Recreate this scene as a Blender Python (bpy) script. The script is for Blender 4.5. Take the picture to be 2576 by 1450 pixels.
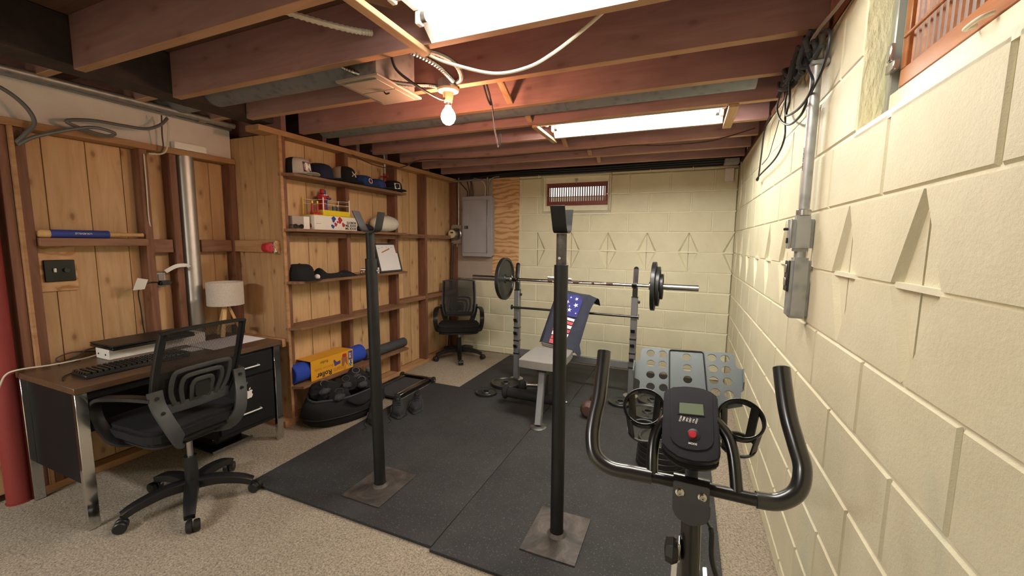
import bpy, bmesh, math, random
from mathutils import Vector, Matrix, noise
random.seed(7)
S = bpy.context.scene
C = S.collection
PI = math.pi
for o in list(bpy.data.objects): bpy.data.objects.remove(o)

# ---------------------------------------------------------------- camera
cam = bpy.data.cameras.new('camera'); camo = bpy.data.objects.new('camera', cam); C.objects.link(camo)
cam.sensor_width = 36; cam.lens = 14.354; cam.clip_start = 0.02; cam.clip_end = 60
_R = Vector((0.92027642, 0.39107846, 0.0122049)); _U = Vector((-0.05509134, 0.09863111, 0.99359793)); _F = Vector((-0.38737096, 0.91505713, -0.11231292))
m4 = Matrix((( _R.x, _U.x, -_F.x, -0.427), (_R.y, _U.y, -_F.y, -4.529), (_R.z, _U.z, -_F.z, 1.387), (0, 0, 0, 1)))
camo.matrix_world = m4
S.camera = camo
# ---------------------------------------------------------------- world and exposure
w = bpy.data.worlds.new('world'); S.world = w; w.use_nodes = True
w.node_tree.nodes['Background'].inputs[0].default_value = (0.97, 1.0, 0.90, 1)
w.node_tree.nodes['Background'].inputs[1].default_value = 2.2
S.view_settings.view_transform = 'Standard'; S.view_settings.look = 'None'
S.view_settings.exposure = 0.30; S.view_settings.gamma = 1.0; S.view_settings.use_curve_mapping = False
TUBE = 60.0      # radiance of the fluorescent tubes
BULB = 230.0      # radiance of the bare bulb
FILL = 80.0      # watts of the unseen fill added behind the camera to lift shadows
def area_lamp(name, loc, size, sy, watts, col):
    l = bpy.data.lights.new(name, 'AREA'); l.shape = 'RECTANGLE'; l.size = size; l.size_y = sy; l.energy = watts; l.color = col
    o = bpy.data.objects.new(name, l); C.objects.link(o); o.location = loc; return o
area_lamp('fill_light', (-2.9, -6.2, 2.1), 1.2, 0.3, FILL, (1.0, 0.96, 0.90))  # added fill lights, out of view
area_lamp('fill_light', (-5.2, -5.6, 2.1), 1.2, 0.3, FILL*0.2, (1.0, 0.90, 0.75))

# ---------------------------------------------------------------- colour and material helpers
def lin(h):
    if isinstance(h, str):
        h = h.lstrip('#'); c = [int(h[i:i+2], 16)/255 for i in (0, 2, 4)]
    else: c = list(h)
    return tuple((x/12.92 if x <= 0.04045 else ((x+0.055)/1.055)**2.4) for x in c) + (1,)
_mats = {}
def base(name, rough=0.5, metal=0.0, spec=0.5):
    m = bpy.data.materials.new(name); m.use_nodes = True
    nt = m.node_tree; b = nt.nodes['Principled BSDF']
    b.inputs['Roughness'].default_value = rough; b.inputs['Metallic'].default_value = metal
    b.inputs['Specular IOR Level'].default_value = spec
    _mats[name] = m
    return m, nt, b
def coords(nt, scale=(1, 1, 1), rnd=True):
    tc = nt.nodes.new('ShaderNodeTexCoord'); mp = nt.nodes.new('ShaderNodeMapping'); mp.inputs['Scale'].default_value = scale
    src = tc.outputs['Object']
    if rnd:
        oi = nt.nodes.new('ShaderNodeObjectInfo'); mu = nt.nodes.new('ShaderNodeMath'); mu.operation = 'MULTIPLY'; mu.inputs[1].default_value = 53.0
        nt.links.new(oi.outputs['Random'], mu.inputs[0])
        ad = nt.nodes.new('ShaderNodeVectorMath'); ad.operation = 'ADD'
        nt.links.new(src, ad.inputs[0]); nt.links.new(mu.outputs[0], ad.inputs[1]); src = ad.outputs[0]
    nt.links.new(src, mp.inputs['Vector'])
    return mp.outputs['Vector']
def nz(nt, vec, scale, detail=4, rough=0.6, dist=0.0):
    n = nt.nodes.new('ShaderNodeTexNoise'); n.inputs['Scale'].default_value = scale; n.inputs['Detail'].default_value = detail
    n.inputs['Roughness'].default_value = rough; n.inputs['Distortion'].default_value = dist
    nt.links.new(vec, n.inputs['Vector']); return n.outputs['Fac']
def ramp(nt, fac, stops):
    r = nt.nodes.new('ShaderNodeValToRGB'); e = r.color_ramp.elements
    while len(e) < len(stops): e.new(0.5)
    for i, (p, c) in enumerate(stops): e[i].position = p; e[i].color = c if len(c) == 4 else lin(c)
    nt.links.new(fac, r.inputs[0]); return r.outputs[0]
def mix(nt, fac, a, b, mode='MIX'):
    m = nt.nodes.new('ShaderNodeMix'); m.data_type = 'RGBA'; m.blend_type = mode
    if isinstance(fac, float): m.inputs[0].default_value = fac
    else: nt.links.new(fac, m.inputs[0])
    for i, v in ((6, a), (7, b)):
        if isinstance(v, tuple): m.inputs[i].default_value = v
        else: nt.links.new(v, m.inputs[i])
    return m.outputs[2]
def bump(nt, b, h, strength=0.3, dist=0.002):
    bp = nt.nodes.new('ShaderNodeBump'); bp.inputs['Strength'].default_value = strength; bp.inputs['Distance'].default_value = dist
    nt.links.new(h, bp.inputs['Height']); nt.links.new(bp.outputs[0], b.inputs['Normal'])
def plain(name, col, rough=0.5, metal=0.0, var=0.12, scale=12, bmp=0.0, bscale=200, spec=0.5, bdist=0.001):
    m, nt, b = base(name, rough, metal, spec); v = coords(nt); c = lin(col)
    dk = tuple(x*(1-var) for x in c[:3])+(1,); lt = tuple(min(1, x*(1+var)) for x in c[:3])+(1,)
    nt.links.new(ramp(nt, nz(nt, v, scale), [(0.3, dk), (0.7, lt)]), b.inputs['Base Color'])
    if bmp: bump(nt, b, nz(nt, v, bscale, 3), bmp, bdist)
    return m
def wood(name, cols, axis='z', knots=0.0, rough=0.62, stretch=9, var=0.35, spec=0.3):
    m, nt, b = base(name, rough, 0, spec)
    sc = [stretch, stretch, stretch]; sc['xyz'.index(axis)] = 0.9
    v = coords(nt, tuple(sc))
    g = nz(nt, v, 2.2, 6, 0.62, 1.2)
    col = ramp(nt, g, [(0.25, cols[0]), (0.5, cols[1]), (0.75, cols[2])])
    v2 = coords(nt, (1, 1, 1)); big = nz(nt, v2, 2.3, 3)
    col = mix(nt, 0.45, col, ramp(nt, big, [(0.3, (1-var,)*3+(1,)), (0.7, (1, 1, 1, 1))]), 'MULTIPLY')
    # board-to-board tone
    oi = nt.nodes.new('ShaderNodeObjectInfo')
    col = mix(nt, 0.55, col, ramp(nt, oi.outputs['Random'], [(0, (0.74, 0.70, 0.66, 1)), (1, (1, 1, 1, 1))]), 'MULTIPLY')
    if knots:
        vk = coords(nt, (1, 1, 1)); sp = nt.nodes.new('ShaderNodeSeparateXYZ'); nt.links.new(vk, sp.inputs[0])
        ia = 'xyz'.index(axis); oth = [i for i in range(3) if i != ia]
        ad = nt.nodes.new('ShaderNodeMath'); ad.operation = 'ADD'; nt.links.new(sp.outputs[oth[0]], ad.inputs[0]); nt.links.new(sp.outputs[oth[1]], ad.inputs[1])
        m1 = nt.nodes.new('ShaderNodeMath'); m1.operation = 'MULTIPLY'; m1.inputs[1].default_value = 8.0; nt.links.new(ad.outputs[0], m1.inputs[0])
        m2 = nt.nodes.new('ShaderNodeMath'); m2.operation = 'MULTIPLY'; m2.inputs[1].default_value = 4.2; nt.links.new(sp.outputs[ia], m2.inputs[0])
        cb = nt.nodes.new('ShaderNodeCombineXYZ'); nt.links.new(m1.outputs[0], cb.inputs[0]); nt.links.new(m2.outputs[0], cb.inputs[1])
        vo = nt.nodes.new('ShaderNodeTexVoronoi'); vo.voronoi_dimensions = '2D'; vo.inputs['Scale'].default_value = 1.0; nt.links.new(cb.outputs[0], vo.inputs['Vector'])
        kn = ramp(nt, vo.outputs['Distance'], [(0.0, (0.85, 0.85, 0.85, 1)), (0.055, (0.75, 0.75, 0.75, 1)), (0.10, (0.25, 0.25, 0.25, 1)), (0.22, (0, 0, 0, 1))])
        gate = ramp(nt, vo.outputs['Color'], [(0.42, (0, 0, 0, 1)), (0.50, (knots, knots, knots, 1))])
        kn = mix(nt, 1.0, kn, gate, 'MULTIPLY')
        col = mix(nt, kn, col, lin(cols[3]))
    nt.links.new(col, b.inputs['Base Color']); bump(nt, b, g, 0.25, 0.001)
    return m
def emit(name, col, strength):
    m = bpy.data.materials.new(name); m.use_nodes = True; nt = m.node_tree; nt.nodes.clear()
    e = nt.nodes.new('ShaderNodeEmission'); e.inputs[0].default_value = col; e.inputs[1].default_value = strength
    o = nt.nodes.new('ShaderNodeOutputMaterial'); nt.links.new(e.outputs[0], o.inputs[0]); return m

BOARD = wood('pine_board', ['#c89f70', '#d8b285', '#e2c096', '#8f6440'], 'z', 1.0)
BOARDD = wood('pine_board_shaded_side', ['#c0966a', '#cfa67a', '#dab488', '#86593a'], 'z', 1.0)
STUD = wood('fir_stud', ['#6f4c3a', '#845b47', '#967057', '#5a3320'], 'z', 0.6)
RAIL = wood('fir_rail', ['#7b5843', '#946c52', '#a87f62', '#5a3320'], 'y', 0.6)
SHELF = wood('shelf_plank', ['#75543f', '#8c684f', '#a07b60', '#563220'], 'y', 0.5)
PLATE = wood('pine_plate', ['#a87d58', '#bd9168', '#cca57c', '#7a5034'], 'y', 0.5)
PLATEX = wood('pine_plate_crosswise', ['#a87d58', '#bd9168', '#cca57c', '#7a5034'], 'x', 0.5)
JOIST = wood('fir_joist', ['#a07a78', '#ae8886', '#ba9592', '#6a4644'], 'x', 0.6, 0.7, 7); JBOTT = wood('fir_joist_lit_edge', ['#b08868', '#c09878', '#cca788', '#7a5034'], 'x', 0.3, 0.7, 7)  # second wood: bounced light painted into the joist undersides as lighter tan
JBOARD = wood('raw_pine_cleat', ['#b08a66', '#c49e78', '#d0ae88', '#7a5034'], 'y', 0.4)
SUB = wood('subfloor_board', ['#5a4234', '#6a4d3c', '#775846', '#3c2418'], 'x', 0.4, 0.8)
SHUT = wood('red_brown_stained_wood', ['#8a5028', '#a06232', '#b3743f', '#5a3320'], 'y', 0.0, 0.4, spec=0.5)
SHUTD = wood('dark_red_stained_wood', ['#74302a', '#833a30', '#8f4638', '#4a1c18'], 'x', 0.0, 0.45, spec=0.5)
DESKT = wood('desk_laminate', ['#54402e', '#644d39', '#725943', '#4b3524'], 'y', 0.0, 0.35, spec=0.5)
LAMPW = wood('pale_lamp_wood', ['#c99f68', '#ddb47c', '#e8c48e', '#7a4423'], 'z', 0.0, 0.5)

def block_mat():
    m, nt, b = base('cream_painted_block', 0.55, 0, 0.35); v = coords(nt)
    c = ramp(nt, nz(nt, v, 5, 4), [(0.3, '#d3cdb0'), (0.7, '#ddd7ba')])
    nt.links.new(c, b.inputs['Base Color'])
    h = nz(nt, v, 75, 6, 0.75); bump(nt, b, h, 0.45, 0.005)
    return m
BLOCK = block_mat()
MORTAR = plain('painted_mortar', '#e4dfc6', 0.5, 0, 0.05, 20, 0.4, 60, bdist=0.003)
def stucco():
    m, nt, b = base('rough_cream_stucco', 0.6, 0, 0.3); v = coords(nt, (1, 1, 0.35))
    nt.links.new(ramp(nt, nz(nt, v, 20), [(0.3, '#cbc5a2'), (0.7, '#d8d3b2')]), b.inputs['Base Color'])
    bump(nt, b, nz(nt, v, 60, 3), 1.0, 0.006); return m
STUCCO = stucco()
def carpet():
    m, nt, b = base('beige_loop_carpet', 0.95, 0, 0.1); v = coords(nt, rnd=False)
    c = ramp(nt, nz(nt, v, 120, 5, 0.85), [(0.34, '#73675a'), (0.45, '#b5a793'), (0.55, '#d2c5b1'), (0.66, '#f2e8d8')])
    c2 = ramp(nt, nz(nt, v, 1.6, 3), [(0.3, (0.86, 0.86, 0.86, 1)), (0.7, (1, 1, 1, 1))])
    c = mix(nt, 1.0, c, c2, 'MULTIPLY')
    nt.links.new(c, b.inputs['Base Color']); bump(nt, b, nz(nt, v, 220, 4, 0.8), 1.0, 0.008); return m
CARPET = carpet()
def rubber():
    m, nt, b = base('black_rubber_mat', 0.7, 0, 0.22); v = coords(nt, rnd=False)
    a = ramp(nt, nz(nt, v, 2.2, 5, 0.7), [(0.3, '#2d2d2e'), (0.7, '#3b3b3b')])
    sp = ramp(nt, nz(nt, v, 150, 2, 0.5), [(0.62, (0, 0, 0, 1)), (0.72, (1, 1, 1, 1))])
    c = mix(nt, sp, a, lin('#5c5c5a'))
    scuff = ramp(nt, nz(nt, v, 9, 6, 0.8, 1.5), [(0.62, (0, 0, 0, 1)), (0.8, (0.35, 0.35, 0.35, 1))])
    c = mix(nt, scuff, c, lin('#5b5c5c'))
    nt.links.new(c, b.inputs['Base Color']); bump(nt, b, nz(nt, v, 160, 4, 0.8), 0.5, 0.002); return m
RUBBER = rubber()
def rusty():
    m, nt, b = base('scuffed_steel_plate', 0.55, 0.35, 0.4); v = coords(nt)
    c = ramp(nt, nz(nt, v, 7, 6, 0.75, 1.0), [(0.3, '#2f2d2c'), (0.5, '#4e4946'), (0.64, '#635b56'), (0.80, '#8a6e58')])
    nt.links.new(c, b.inputs['Base Color']); bump(nt, b, nz(nt, v, 40, 4), 0.4, 0.001); return m
RUSTY = rusty()
def galv(name='galvanised_sheet', a='#858788', b_='#a3a5a5', rough=0.45, scale=26, metal=0.7):
    m, nt, b = base(name, rough, metal, 0.5); v = coords(nt)
    vo = nt.nodes.new('ShaderNodeTexVoronoi'); vo.inputs['Scale'].default_value = scale; nt.links.new(v, vo.inputs['Vector'])
    n = nz(nt, v, 6, 4); mx = nt.nodes.new('ShaderNodeMath'); mx.operation = 'ADD'
    nt.links.new(vo.outputs['Distance'], mx.inputs[0]); nt.links.new(n, mx.inputs[1])
    nt.links.new(ramp(nt, mx.outputs[0], [(0.4, a), (1.1, b_)]), b.inputs['Base Color']); return m
GALV = galv(); SPANG = galv('spangled_duct', '#6b6e72', '#85898d', 0.55, 22, 0.4); SATIN = plain('satin_aluminium', '#b5b1aa', 0.42, 0.75, 0.04, 3)
def redpaint():
    m, nt, b = base('chipped_red_paint', 0.6, 0, 0.4); v = coords(nt)
    ch = ramp(nt, nz(nt, v, 14, 6, 0.7), [(0.70, (0, 0, 0, 1)), (0.74, (1, 1, 1, 1))])
    nt.links.new(mix(nt, ch, lin('#8a3733'), lin('#84704f')), b.inputs['Base Color']); return m
REDP = redpaint()
def plyw():
    m, nt, b = base('raw_plywood', 0.7, 0, 0.2); v = coords(nt, (1, 1, 1), False)
    wv = nt.nodes.new('ShaderNodeTexWave'); wv.bands_direction = 'Z'; wv.inputs['Scale'].default_value = 3.2; wv.inputs['Distortion'].default_value = 14; wv.inputs['Detail'].default_value = 4; wv.inputs['Detail Scale'].default_value = 1.3
    mp = coords(nt, (0.55, 1, 1.7), False); nt.links.new(mp, wv.inputs['Vector'])
    c = ramp(nt, wv.outputs['Fac'], [(0.05, '#b4885a'), (0.28, '#cfa477'), (1.0, '#dbb48a')])
    nt.links.new(c, b.inputs['Base Color']); return m
PLY = plyw()
WHITEB = plain('white_board', '#e8e2de', 0.6, 0, 0.06, 6)
TAUPE = plain('taupe_painted_board', '#aa9c90', 0.6, 0, 0.06, 5)
BLACKP = plain('black_plastic', '#1b1b1c', 0.42, 0, 0.15, 30, 0.15, 300)
BLACKG = plain('gloss_black_plastic', '#121213', 0.18, 0, 0.1, 10)
GREYP = plain('dark_grey_plastic', '#3d3f40', 0.45, 0, 0.1, 30, 0.1, 300)
BLACKM = plain('black_metal', '#1c1c1d', 0.3, 0.45, 0.2, 15)
DESKBL = plain('desk_black_enamel', '#141519', 0.55, 0, 0.1, 8, spec=0.3)
BLACKF = plain('black_fabric', '#131316', 0.95, 0, 0.25, 60, 0.6, 400)
NAVYF = plain('navy_fabric', '#1a1f3a', 0.9, 0, 0.15, 60, 0.4, 400)
BLUEF = plain('blue_fabric', '#23407c', 0.9, 0, 0.15, 60, 0.4, 400)
GREYF = plain('light_grey_fabric', '#b7b0a8', 0.9, 0, 0.08, 60, 0.4, 400)
DGREYF = plain('charcoal_fabric', '#3a3a3d', 0.95, 0, 0.15, 50, 0.5, 300)
TOWEL = plain('dark_navy_towel', '#3a3d49', 0.95, 0, 0.12, 80, 0.7, 250, 0.1, 0.003)
CHROME = plain('chrome', '#d8d8d8', 0.12, 1.0, 0.03, 5)
STEEL = plain('brushed_steel', '#b9b9b9', 0.32, 1.0, 0.08, 30)
GREYM = plain('grey_painted_steel', '#6a6b6d', 0.4, 0.2, 0.06, 8)
IRON = plain('cast_iron', '#38393a', 0.38, 0.55, 0.2, 25, 0.3, 90)
PANELG = plain('grey_electrical_enamel', '#a8a5aa', 0.45, 0.1, 0.05, 6)
METERG = plain('tan_meter_base', '#9a9186', 0.5, 0.1, 0.06, 6)
WHITE = plain('white_enamel', '#efece4', 0.4, 0, 0.02, 5)
PAPER = plain('white_paper', '#f4f2f4', 0.7, 0, 0.01, 5)
CARD = plain('white_card', '#ece8e0', 0.6, 0, 0.03, 5)
SHADEM = plain('oatmeal_linen', '#c9bfb4', 0.9, 0, 0.12, 140, 0.5, 500)
YEL = plain('yellow_plastic', '#e8cf1c', 0.4, 0, 0.04, 5)
REDPL = plain('red_plastic', '#b32633', 0.4, 0, 0.06, 8)
BLUEPL = plain('blue_plastic', '#1f5f95', 0.4, 0, 0.06, 8)
BLUEFOAM = plain('blue_foam', '#2344b0', 0.8, 0, 0.12, 70, 0.6, 150)
GFOAM = plain('dark_grey_foam', '#3c3d3f', 0.8, 0, 0.12, 70, 0.4, 150)
BFOAM = plain('black_foam', '#1e1f22', 0.85, 0, 0.12, 70, 0.4, 150)
BRFOAM = plain('brown_worn_foam', '#4b3430', 0.6, 0, 0.15, 40, 0.3, 150)
ORANGE = plain('orange_yellow_card', '#e6a728', 0.5, 0, 0.06, 6)
SEATG = plain('grey_vinyl', '#8e8d8a', 0.5, 0, 0.06, 20, 0.2, 250)
CABLE = plain('black_cable', '#1a1a1e', 0.5, 0, 0.1, 10)
CABLEW = plain('white_cable', '#cfc8b4', 0.5, 0, 0.05, 10)
CABLEB = plain('brown_cable', '#4a3028', 0.6, 0, 0.1, 10)
COPPER = plain('copper_pipe', '#a8683c', 0.35, 0.9, 0.15, 10)
CREAM = plain('cream_porcelain', '#dcd0a8', 0.35, 0, 0.04, 10)
GRIPM = plain('satin_black_grip', '#2e2e30', 0.3, 0.5, 0.08, 10, spec=0.8); STANDM = plain('matte_black_pipe', '#161617', 0.5, 0.1, 0.35, 18); SHOEM = plain('black_shoe_fabric', '#242428', 0.85, 0, 0.2, 40, 0.3, 200); FLAPM = plain('satin_charcoal', '#4c4e52', 0.4, 0.3, 0.05, 10)
for _m in (GRIPM, BLACKM):
    _b = _m.node_tree.nodes['Principled BSDF']; _b.inputs['Coat Weight'].default_value = 1.0; _b.inputs['Coat Roughness'].default_value = 0.22
CONSOLE = plain('indigo_black_console', '#24232c', 0.4, 0, 0.06, 30)
LCD = plain('green_grey_lcd', '#75806c', 0.25, 0, 0.03, 10)
INK = plain('black_ink', '#141414', 0.6, 0, 0.02, 5)
INKR = plain('red_ink', '#b02a35', 0.6, 0, 0.03, 5)
INKB = plain('blue_ink', '#2f3f8c', 0.6, 0, 0.03, 5)
INKM = plain('maroon_ink', '#5c1f35', 0.6, 0, 0.03, 5)
INKG = plain('green_ink', '#5a7f2a', 0.6, 0, 0.03, 5)
INKP = plain('purple_ink', '#4a3c86', 0.6, 0, 0.03, 5)
INKO = plain('brown_orange_ink', '#b0783a', 0.6, 0, 0.03, 5)
SKIN = plain('printed_skin_ink', '#9c5f43', 0.6, 0, 0.03, 5)
STRIPE = plain('faded_red_print', '#c05a62', 0.9, 0, 0.2, 40)
STARM = plain('white_print', '#ece8ee', 0.9, 0, 0.05, 40)
BLUEPR = plain('blue_print', '#34367e', 0.9, 0, 0.25, 30)
TRAYM = plain('grey_metallic_plastic', '#7e868a', 0.33, 0.45, 0.06, 20)
DIRTW = plain('dirty_white_paint', '#bdb2a6', 0.7, 0, 0.12, 4)
DARKW = plain('dark_sill_wood', '#3a302e', 0.8, 0, 0.3, 12)
SPOT = plain('white_leather', '#d8d3c8', 0.45, 0, 0.06, 12)
GREENT = plain('green_tape', '#1f5a40', 0.6, 0, 0.05, 6)
ALU = plain('window_aluminium', '#9fa098', 0.45, 0.4, 0.08, 10)
def glass():
    m = bpy.data.materials.new('window_glass'); m.use_nodes = True; nt = m.node_tree; nt.nodes.clear()
    g = nt.nodes.new('ShaderNodeBsdfGlossy'); g.inputs['Roughness'].default_value = 0.03
    t = nt.nodes.new('ShaderNodeBsdfTransparent'); x = nt.nodes.new('ShaderNodeMixShader'); x.inputs[0].default_value = 0.08
    o = nt.nodes.new('ShaderNodeOutputMaterial'); nt.links.new(t.outputs[0], x.inputs[1]); nt.links.new(g.outputs[0], x.inputs[2]); nt.links.new(x.outputs[0], o.inputs[0]); return m
GLASS = glass()
def meshfab():
    m = bpy.data.materials.new('black_mesh_fabric'); m.use_nodes = True; nt = m.node_tree; b = nt.nodes['Principled BSDF']
    b.inputs['Base Color'].default_value = lin('#161617'); b.inputs['Roughness'].default_value = 0.7
    v = coords(nt, (1, 1, 1), False)
    def wv(d):
        x = nt.nodes.new('ShaderNodeTexWave'); x.bands_direction = d; x.inputs['Scale'].default_value = 75; nt.links.new(v, x.inputs['Vector']); return x.outputs['Fac']
    mul = nt.nodes.new('ShaderNodeMath'); mul.operation = 'MULTIPLY'; nt.links.new(wv('X'), mul.inputs[0]); nt.links.new(wv('Z'), mul.inputs[1])
    al = ramp(nt, mul.outputs[0], [(0.24, (1, 1, 1, 1)), (0.40, (0.05, 0.05, 0.05, 1))])
    nt.links.new(al, b.inputs['Alpha']); return m
MESHF = meshfab()
TUBEM = emit('fluorescent_tube_light', (1.0, 0.957, 0.862, 1), TUBE*1.65); TUBEN = emit('dimmed_fluorescent_tube_light', (1.0, 0.957, 0.862, 1), TUBE*0.62)  # near lamp's tubes set dimmer to keep the right wall from blowing out
BULBM = emit('warm_bulb_light', (1.0, 0.46, 0.27, 1), BULB)

# ---------------------------------------------------------------- mesh helpers
def NB(): return bmesh.new()
def _xf(bm, vs, M):
    bmesh.ops.transform(bm, matrix=M, verts=vs)
def box(bm, a, b, bev=0.0, M=None, seg=1):
    """box from corner a to corner b"""
    a = Vector(a); b = Vector(b); t = bmesh.new()
    bmesh.ops.create_cube(t, size=1)
    c = (a+b)/2; s = Vector([abs(x) for x in (b-a)])
    for v in t.verts: v.co = Vector((v.co.x*s.x, v.co.y*s.y, v.co.z*s.z))+c
    if bev: bmesh.ops.bevel(t, geom=list(t.edges), offset=min(bev, min(s)*0.45), segments=seg, affect='EDGES', clamp_overlap=True)
    if M: bmesh.ops.transform(t, matrix=M, verts=t.verts)
    _merge(bm, t); return bm
def _merge(bm, t):
    me = bpy.data.meshes.new('tmp'); t.to_mesh(me); t.free(); bm.from_mesh(me); bpy.data.meshes.remove(me)
def frame_of(d, up=None):
    d = Vector(d).normalized(); u = Vector(up) if up else (Vector((0, 0, 1)) if abs(d.z) < 0.95 else Vector((0, 1, 0)))
    x = d.cross(u)
    if x.length < 1e-5: x = d.cross(Vector((1, 0, 0)))
    x.normalize(); y = x.cross(d).normalized(); return x, y, d
def cyl(bm, p0, p1, r, r2=None, n=20, cap=True, bev=0.0):
    """solid (optionally edge-rounded) cylinder"""
    if r2 is None: r2 = r
    L = (Vector(p1)-Vector(p0)).length
    if bev: prof = [(0, 0), (r-bev, 0), (r, bev), (r2, L-bev), (r2-bev, L), (0, L)]
    else: prof = [(0, 0), (r, 0), (r2, L), (0, L)] if cap else [(r, 0), (r2, L)]
    return lathe(bm, prof, p0, Vector(p1)-Vector(p0), n)
def lathe(bm, prof, origin, axis, n=28):
    x, y, d = frame_of(axis); o = Vector(origin); rings = []
    for r, h in prof:
        if r <= 1e-7: rings.append([bm.verts.new(o+d*h)])
        else: rings.append([bm.verts.new(o+d*h+x*(r*math.cos(2*PI*i/n))+y*(r*math.sin(2*PI*i/n))) for i in range(n)])
    for A, B in zip(rings, rings[1:]):
        for i in range(n):
            j = (i+1) % n
            vs = []
            for v in ((A[i % len(A)], A[j % len(A)], B[j % len(B)], B[i % len(B)])):
                if v not in vs: vs.append(v)
            if len(vs) >= 3:
                try: bm.faces.new(vs)
                except ValueError: pass
    return bm
def smooth_path(pts, sub=6, closed=False):
    P = [Vector(p) for p in pts]; n = len(P); out = []
    rng = range(n if closed else n-1)
    for i in rng:
        p0 = P[(i-1) % n] if (closed or i > 0) else P[0]; p1 = P[i]; p2 = P[(i+1) % n]; p3 = P[(i+2) % n] if (closed or i+2 < n) else P[-1]
        for k in range(sub):
            t = k/sub
            out.append(0.5*((2*p1)+(-p0+p2)*t+(2*p0-5*p1+4*p2-p3)*t*t+(-p0+3*p1-3*p2+p3)*t**3))
    if not closed: out.append(P[-1])
    return out
def sweep(bm, pts, rx, ry=None, n=10, up=None, closed=False, square=False, taper=None):
    """elliptic or rectangular section swept along pts; rx across, ry along 'up'"""
    if ry is None: ry = rx
    P = [Vector(p) for p in pts]; N = len(P); rings = []
    ref = Vector(up) if up else None; prevx = None
    for i, p in enumerate(P):
        d = (P[(i+1) % N]-P[i-1]) if (closed or 0 < i < N-1) else (P[1]-P[0] if i == 0 else P[-1]-P[-2])
        if d.length < 1e-9: d = Vector((0, 0, 1))
        d.normalize()
        if ref is not None:
            x = d.cross(ref)
            if x.length < 1e-4: x = prevx or Vector((1, 0, 0))
        elif prevx is None: x, _, _ = frame_of(d)
        else: x = prevx-d*prevx.dot(d)
        x.normalize(); y = x.cross(d).normalized(); prevx = x.copy()
        k = taper(i/(N-1)) if taper else 1.0
        if square:
            q = 0.82; sec = [(1, -q), (1, q), (q, 1), (-q, 1), (-1, q), (-1, -q), (-q, -1), (q, -1)]
        else: sec = [(math.cos(2*PI*j/n), math.sin(2*PI*j/n)) for j in range(n)]
        rings.append([bm.verts.new(p+x*(a*rx*k)+y*(b*ry*k)) for a, b in sec])
    m = len(rings[0]); K = N if closed else N-1
    for i in range(K):
        A, B = rings[i], rings[(i+1) % N]
        for j in range(m): bm.faces.new((A[j], A[(j+1) % m], B[(j+1) % m], B[j]))
    if not closed:
        bm.faces.new(rings[0][::-1]); bm.faces.new(rings[-1])
    return bm
def prism(bm, poly, o, ux, uy, th, bev=0.0):
    """polygon in plane (ux,uy) at o extruded by th along ux x uy"""
    o = Vector(o); ux = Vector(ux).normalized(); uy = Vector(uy).normalized(); nrm = ux.cross(uy).normalized()
    t = bmesh.new()
    A = [t.verts.new(o+ux*a+uy*b) for a, b in poly]; B = [t.verts.new(v.co+nrm*th) for v in A]
    t.faces.new(A[::-1]); t.faces.new(B); n = len(A)
    for i in range(n): t.faces.new((A[i], A[(i+1) % n], B[(i+1) % n], B[i]))
    bmesh.ops.recalc_face_normals(t, faces=t.faces)
    if bev: bmesh.ops.bevel(t, geom=list(t.edges), offset=bev, segments=2, affect='EDGES', clamp_overlap=True)
    _merge(bm, t); return bm
def rrect(w, h, r, n=4, cx=0, cy=0):
    out = []
    for k, (sx, sy) in enumerate(((1, -1), (1, 1), (-1, 1), (-1, -1))):
        for i in range(n+1):
            a = -PI/2+k*PI/2+i*PI/2/n
            out.append((cx+sx*(w/2-r)+r*math.cos(a), cy+sy*(h/2-r)+r*math.sin(a)))
    return out
def blob(bm, c, s, seed=0, amp=0.12, f=2.0, sub=3, rot=None):
    t = bmesh.new(); bmesh.ops.create_icosphere(t, subdivisions=sub, radius=1)
    for v in t.verts:
        k = 1+amp*noise.noise(v.co*f+Vector((seed*3.1, seed*1.7, seed)))
        v.co = Vector((v.co.x*s[0]*k, v.co.y*s[1]*k, v.co.z*s[2]*k))
    if rot is not None: bmesh.ops.transform(t, matrix=rot, verts=t.verts)
    for v in t.verts: v.co += Vector(c)
    _merge(bm, t); return bm
def smooth_mesh(me, ang=38):
    bm = bmesh.new(); bm.from_mesh(me)
    for f in bm.faces: f.smooth = True
    lim = math.radians(ang)
    for e in bm.edges:
        e.smooth = not (len(e.link_faces) == 2 and e.calc_face_angle(0) > lim)
    bm.to_mesh(me); bm.free()
def obj(name, bm, m, parent=None, recalc=True, subd=0):
    """link the bmesh as ONE object whose origin sits at the base of its shape; coordinates are world ones (the thing's own when LOCAL is set)"""
    if recalc: bmesh.ops.recalc_face_normals(bm, faces=bm.faces)
    xs = [v.co.x for v in bm.verts]; ys = [v.co.y for v in bm.verts]; zs = [v.co.z for v in bm.verts]
    o3 = Vector(((min(xs)+max(xs))/2, (min(ys)+max(ys))/2, min(zs)))
    for v in bm.verts: v.co -= o3
    me = bpy.data.meshes.new(name); bm.to_mesh(me); bm.free(); smooth_mesh(me)
    me.materials.append(m); o = bpy.data.objects.new(name, me); C.objects.link(o)
    o.location = o3
    if subd:
        s = o.modifiers.new('subsurf', 'SUBSURF'); s.levels = subd; s.render_levels = subd
    if parent is not None:
        o.parent = parent
        off = Vector((0, 0, 0)); q = parent
        while q is not None:
            if LOCAL[0] and q.parent is None: break      # inside a builder coordinates are those of the thing itself
            off += q.location; q = q.parent
        o.location = o3-off
    return o
LOCAL = [False]
def tag(o, label=None, cat=None, group=None, kind=None):
    if label: o['label'] = label
    if cat: o['category'] = cat
    if group: o['group'] = group
    if kind: o['kind'] = kind
    return o
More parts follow.
